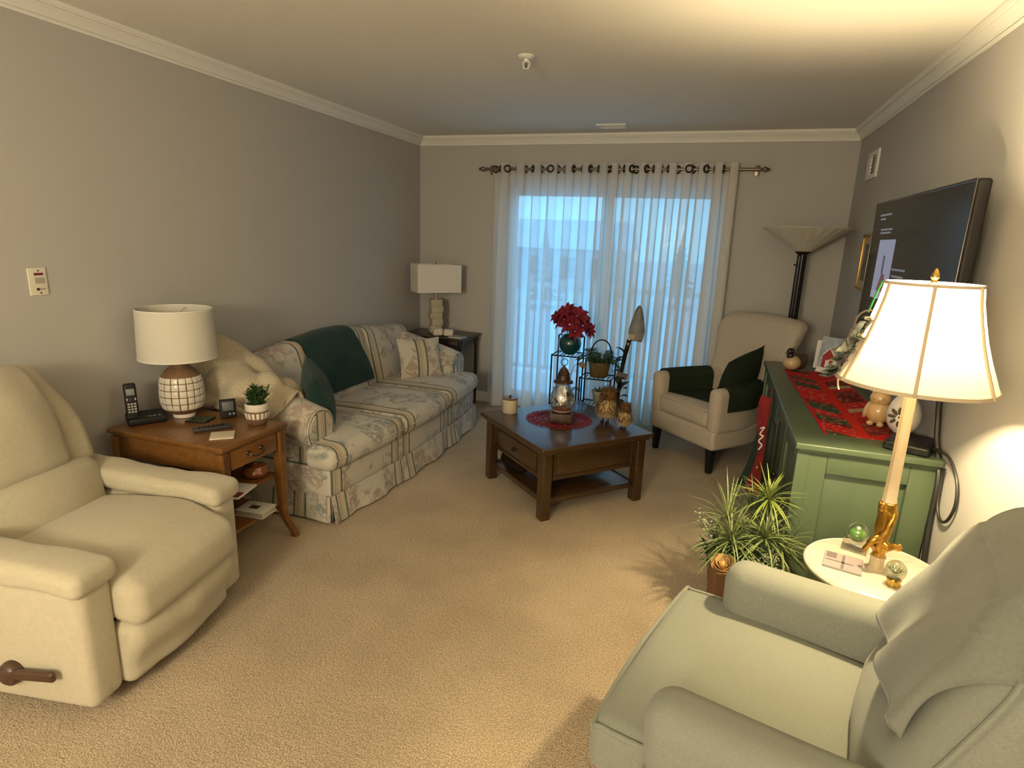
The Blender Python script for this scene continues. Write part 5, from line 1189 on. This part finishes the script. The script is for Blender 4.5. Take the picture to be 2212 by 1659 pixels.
# ---------------------------------------------------------------- wire plant stand with its plants
ps = thing('plant_stand', 'black wrought-iron tiered plant stand in front of the curtain', 'plant stand', (-.95, 4.76, 0))
def rod3(name, pts, r=.0068, n=6, parent=ps): return one(tube(pts, r, n), name, M_iron, parent)
def shelf(x0, x1, y0, y1, z):
    g = G().add(tube([(x0, y0, z), (x1, y0, z), (x1, y1, z), (x0, y1, z)], .006, 6, closed=True))
    for k in range(1, 7): x = x0+(x1-x0)*k/7; g.add(tube([(x, y0, z), (x, y1, z)], .0035, 5))
    return g.build('shelf', M_iron, ps)
TI = (((-.25, -.03), (-.105, .105), .635, .775), ((.0, .25), (-.13, .08), .475, .60))
for (x0, x1), (y0, y1), z, zt in TI:
    shelf(x0, x1, y0, y1, z)
    for x in (x0, x1):
        for y in (y0, y1): rod3('post', [(x, y, 0), (x, y, zt if y == y1 else z+.01)])
    rod3('back_rail', [(x0, y1, zt), (x1, y1, zt)], .005)
    for s, xx in ((1, x0), (-1, x1)):
        P = [(xx, y1, zt)] + [(xx + s*(.02+.020*k/6), y1, zt+.012*k) for k in range(1, 6)] + [(xx+s*(.045 + .016*cos(pi-a*.9)), y1, zt+.066+.014*sin(a*.9)) for a in range(0, 6)]
        rod3('scroll', cr(P, 3), .0038)
shelf(.0, .25, -.13, .08, .245); shelf(-.25, -.03, -.105, .105, .20)
vz = thing('teal_vase', 'round teal vase with a red poinsettia bouquet on the plant stand', 'vase', (-1.075, 4.745, .642))
M_teal = mat('teal_glaze', (0.004, 0.050, 0.068), .25, coat=.6)
one(lathe([(0, 0), (.045, 0), (.052, .006), (.085, .045), (.095, .085), (.088, .125), (.066, .15), (.055, .158), (.05, .15), (.06, .13), (0, .12)], 36), 'vase_body', M_teal, vz, angle=70)
M_poin = mat('poinsettia_red', (0.27, 0.004, 0.024), .7, var=(20, (.15, .003, .014), .25)); rr = random.Random(13)
for (cx, cy, cz, sc) in ((-.055, -.03, .30, 1.0), (.05, -.03, .32, 1.1), (.0, -.06, .25, 1.0), (-.085, .02, .245, .85), (.10, -.02, .245, .95), (.01, .05, .33, 1.0), (.15, -.03, .21, .75), (-.02, -.05, .345, .9), (-.10, -.03, .30, .85), (.09, .03, .30, .95), (-.03, .03, .27, .9), (.05, -.07, .20, .85)):
    st = one(tube(cr([(0, 0, .12), (cx*.5, cy*.5, .2), (cx, cy, cz-.01)], 4), .003, 6), 'flower_stem', M_gr2, vz)
    nrm_ = Vector((cx*2, cy*3-.08, cz-.15)).normalized(); q_ = Vector((0, 0, 1)).rotation_difference(nrm_).to_matrix().to_4x4()
    for k in range(15):
        a = k*2*pi/7.5 + (.4 if k > 7 else 0) + rr.uniform(-.15, .15); L_ = (.098 if k < 8 else .070)*sc; up = .024 if k < 8 else .042
        V, F = blade((.006*cos(a), .006*sin(a), 0), (L_*cos(a), L_*sin(a), up*rr.uniform(.2, 1.3)), .0195*sc, arch=.012, n=5, fold=.4)
        one((V, F), 'petal', M_poin, st, M=T(cx, cy, cz) @ q_)
    g = G()
    for k in range(4): g.add(ball(.0025, .0025, .0025, 6, 5), T(cx, cy, cz) @ q_ @ T(.006*cos(k*1.3), .006*sin(k*1.3), .012))
    g.build('flower_eye', M_brass, st)
bs = thing('basket_planter', 'tan handled basket of trailing green leaves on the plant stand', 'potted plant', (-.815, 4.725, .482))
M_bask = mat('tan_basket', (0.17, 0.115, 0.042), .8, var=(50, (.10, .068, .025), .25, (1, 1, 3)), bump=(110, .8, .004))
one(lathe([(0, 0), (.068, 0), (.072, .006), (.082, .07), (.090, .125), (.086, .128), (.078, .10), (0, .10)], 36), 'basket', M_bask, bs, angle=70)
rod3('basket_handle', cr([(.086, 0, .12), (.088, 0, .22), (.05, 0, .29), (-.01, 0, .30), (-.06, 0, .25), (-.086, 0, .12)], 6), .006, 6, bs)
rr = random.Random(31)
for k in range(40):
    a = rr.uniform(0, 6.3); l = rr.uniform(.07, .18); z1 = rr.uniform(.02, .18); g = G()
    P = cr([(.03*cos(a), .03*sin(a), .11), (.6*l*cos(a), .6*l*sin(a), .13+z1*.4), (l*cos(a), l*sin(a), .09+z1*.6)], 4); g.add(tube(P, .0015, 5))
    for q in range(6):
        p = P[min(len(P)-1, 2+q)]; b = a+rr.uniform(-1.4, 1.4); g.add(blade(p, p+Vector((.055*cos(b), .055*sin(b), rr.uniform(-.03, .02))), .014, n=4))
    g.build('leafy_stem', M_gr2, bs)
wpz = thing('white_flower_pot', 'small white flower pot on the lower plant stand tier', 'flower pot', (-.795, 4.72, .2515))
one(lathe([(0, 0), (.042, 0), (.046, .005), (.060, .095), (.068, .098), (.068, .115), (.063, .116), (.058, .095), (0, .09)], 32), 'pot', mat('pot_white', (.50, .46, .40), .6), wpz, angle=60); one(lathe([(0, .0905), (.058, .0955)][::-1], 24), 'soil', M_bark, wpz)
g = G()
for k in range(7): a = k*.9; g.add(blade((.02*cos(a), .02*sin(a), .095), (.06*cos(a), .06*sin(a), .14), .008, n=4))
g.build('leaves', M_gr2, wpz)
orc = thing('orchid', 'potted orchid with a pale flower spray on the plant stand', 'potted plant', (-1.075, 4.74, .2065))
one(lathe([(0, 0), (.045, 0), (.058, .09), (.062, .094), (.056, .096), (.05, .085), (0, .08)], 28), 'pot', M_clay, orc)
for a, l in ((-.4, .16), (.3, .13), (2.6, .12), (3.6, .14)): one(blade((.02*cos(a), .02*sin(a), .08), (l*cos(a), l*sin(a), .16), .030, arch=.03, droop=.02, n=7), 'orchid_leaf', M_gr2, orc)
st = rod3('flower_spike', cr([(.02, -.02, .08), (.03, -.03, .25), (.07, -.05, .36), (.14, -.07, .37)], 6), .0025, 6, orc)
for (x, z) in ((.115, .372), (.145, .362), (.135, .385)):
    for k in range(5): a = k*1.257; one(blade((x, -.07, z), (x+.026*cos(a), -.085, z+.026*sin(a)), .010, n=4), 'orchid_petal', mat('orchid_gold', (.42, .26, .10), .6) if 'orchid_gold' not in bpy.data.materials else bpy.data.materials['orchid_gold'], st)
# garden trowel stake with leaves
tw = thing('trowel_stake', 'upright painted garden trowel decoration with leafy handle', 'garden ornament', (-.60, 4.70, 0))
M_trow = mat('painted_steel', (0.20, 0.235, 0.26), .5, metal=.1, var=(16, (.13, .11, .11), .2)); M_tag = mat('tag_cream', (.42, .34, .20), .6)
def f_tr(u, v):
    w = .076*(sin(pi*min(1, .5*(1-v)+.5*0+.5*(1-v)**.8)) if False else (1-v)**.55*min(1, .62+v*1.3)); return (.035*0 + w*(2*u-1) + .012, .012*(1-(2*u-1)**2) - .004, .80+.285*v)
one(sheet(f_tr, 12, 22, .003), 'blade', M_trow, tw, M=T(.02, 0, 0) @ RY(2)); one(rbox(.05, .006, .04, .004, 2), 'painted_patch', M_tag, tw, M=T(.03, -.010, .835))
one(tube(cr([(-.05, 0, 0), (-.045, 0, .3), (-.03, 0, .55), (-.005, 0, .72), (.012, 0, .81)], 5), [.016]*15+[.018]*6, 12), 'handle', M_pole, tw); one(lathe([(.018, 0), (.02, .01), (.012, .05), (0, .055)], 14), 'ferrule', mat('ferrule', (.5, .5, .5), .25, metal=1), tw, M=T(.004, 0, .765) @ RY(14))
rr = random.Random(8)
for k in range(14):
    z = rr.uniform(.22, .72); a = rr.uniform(0, 6.3); l = rr.uniform(.07, .14); x = -.05+.05*z
    one(blade((x, 0, z), (x+l*cos(a), l*sin(a), z+rr.uniform(-.07, .05)), .032, arch=.012, n=5), 'leaf', mat('dusty_leaf', (.022, .030, .024), .7) if k == 0 else bpy.data.materials['dusty_leaf'], tw)
one(rbox(.085, .02, .05, .006, 2, (4, 1, 2)), 'ribbon_bow', mat('grey_bow', (.10, .085, .08), .7), tw, M=T(-.02, -.025, .52) @ RY(12))

# tiny glowing prints and glints need no light sampling of their own
for m_ in bpy.data.materials:
    if m_.name.startswith(('screen_', 'glowing_glitter')): m_.cycles.emission_sampling = 'NONE'
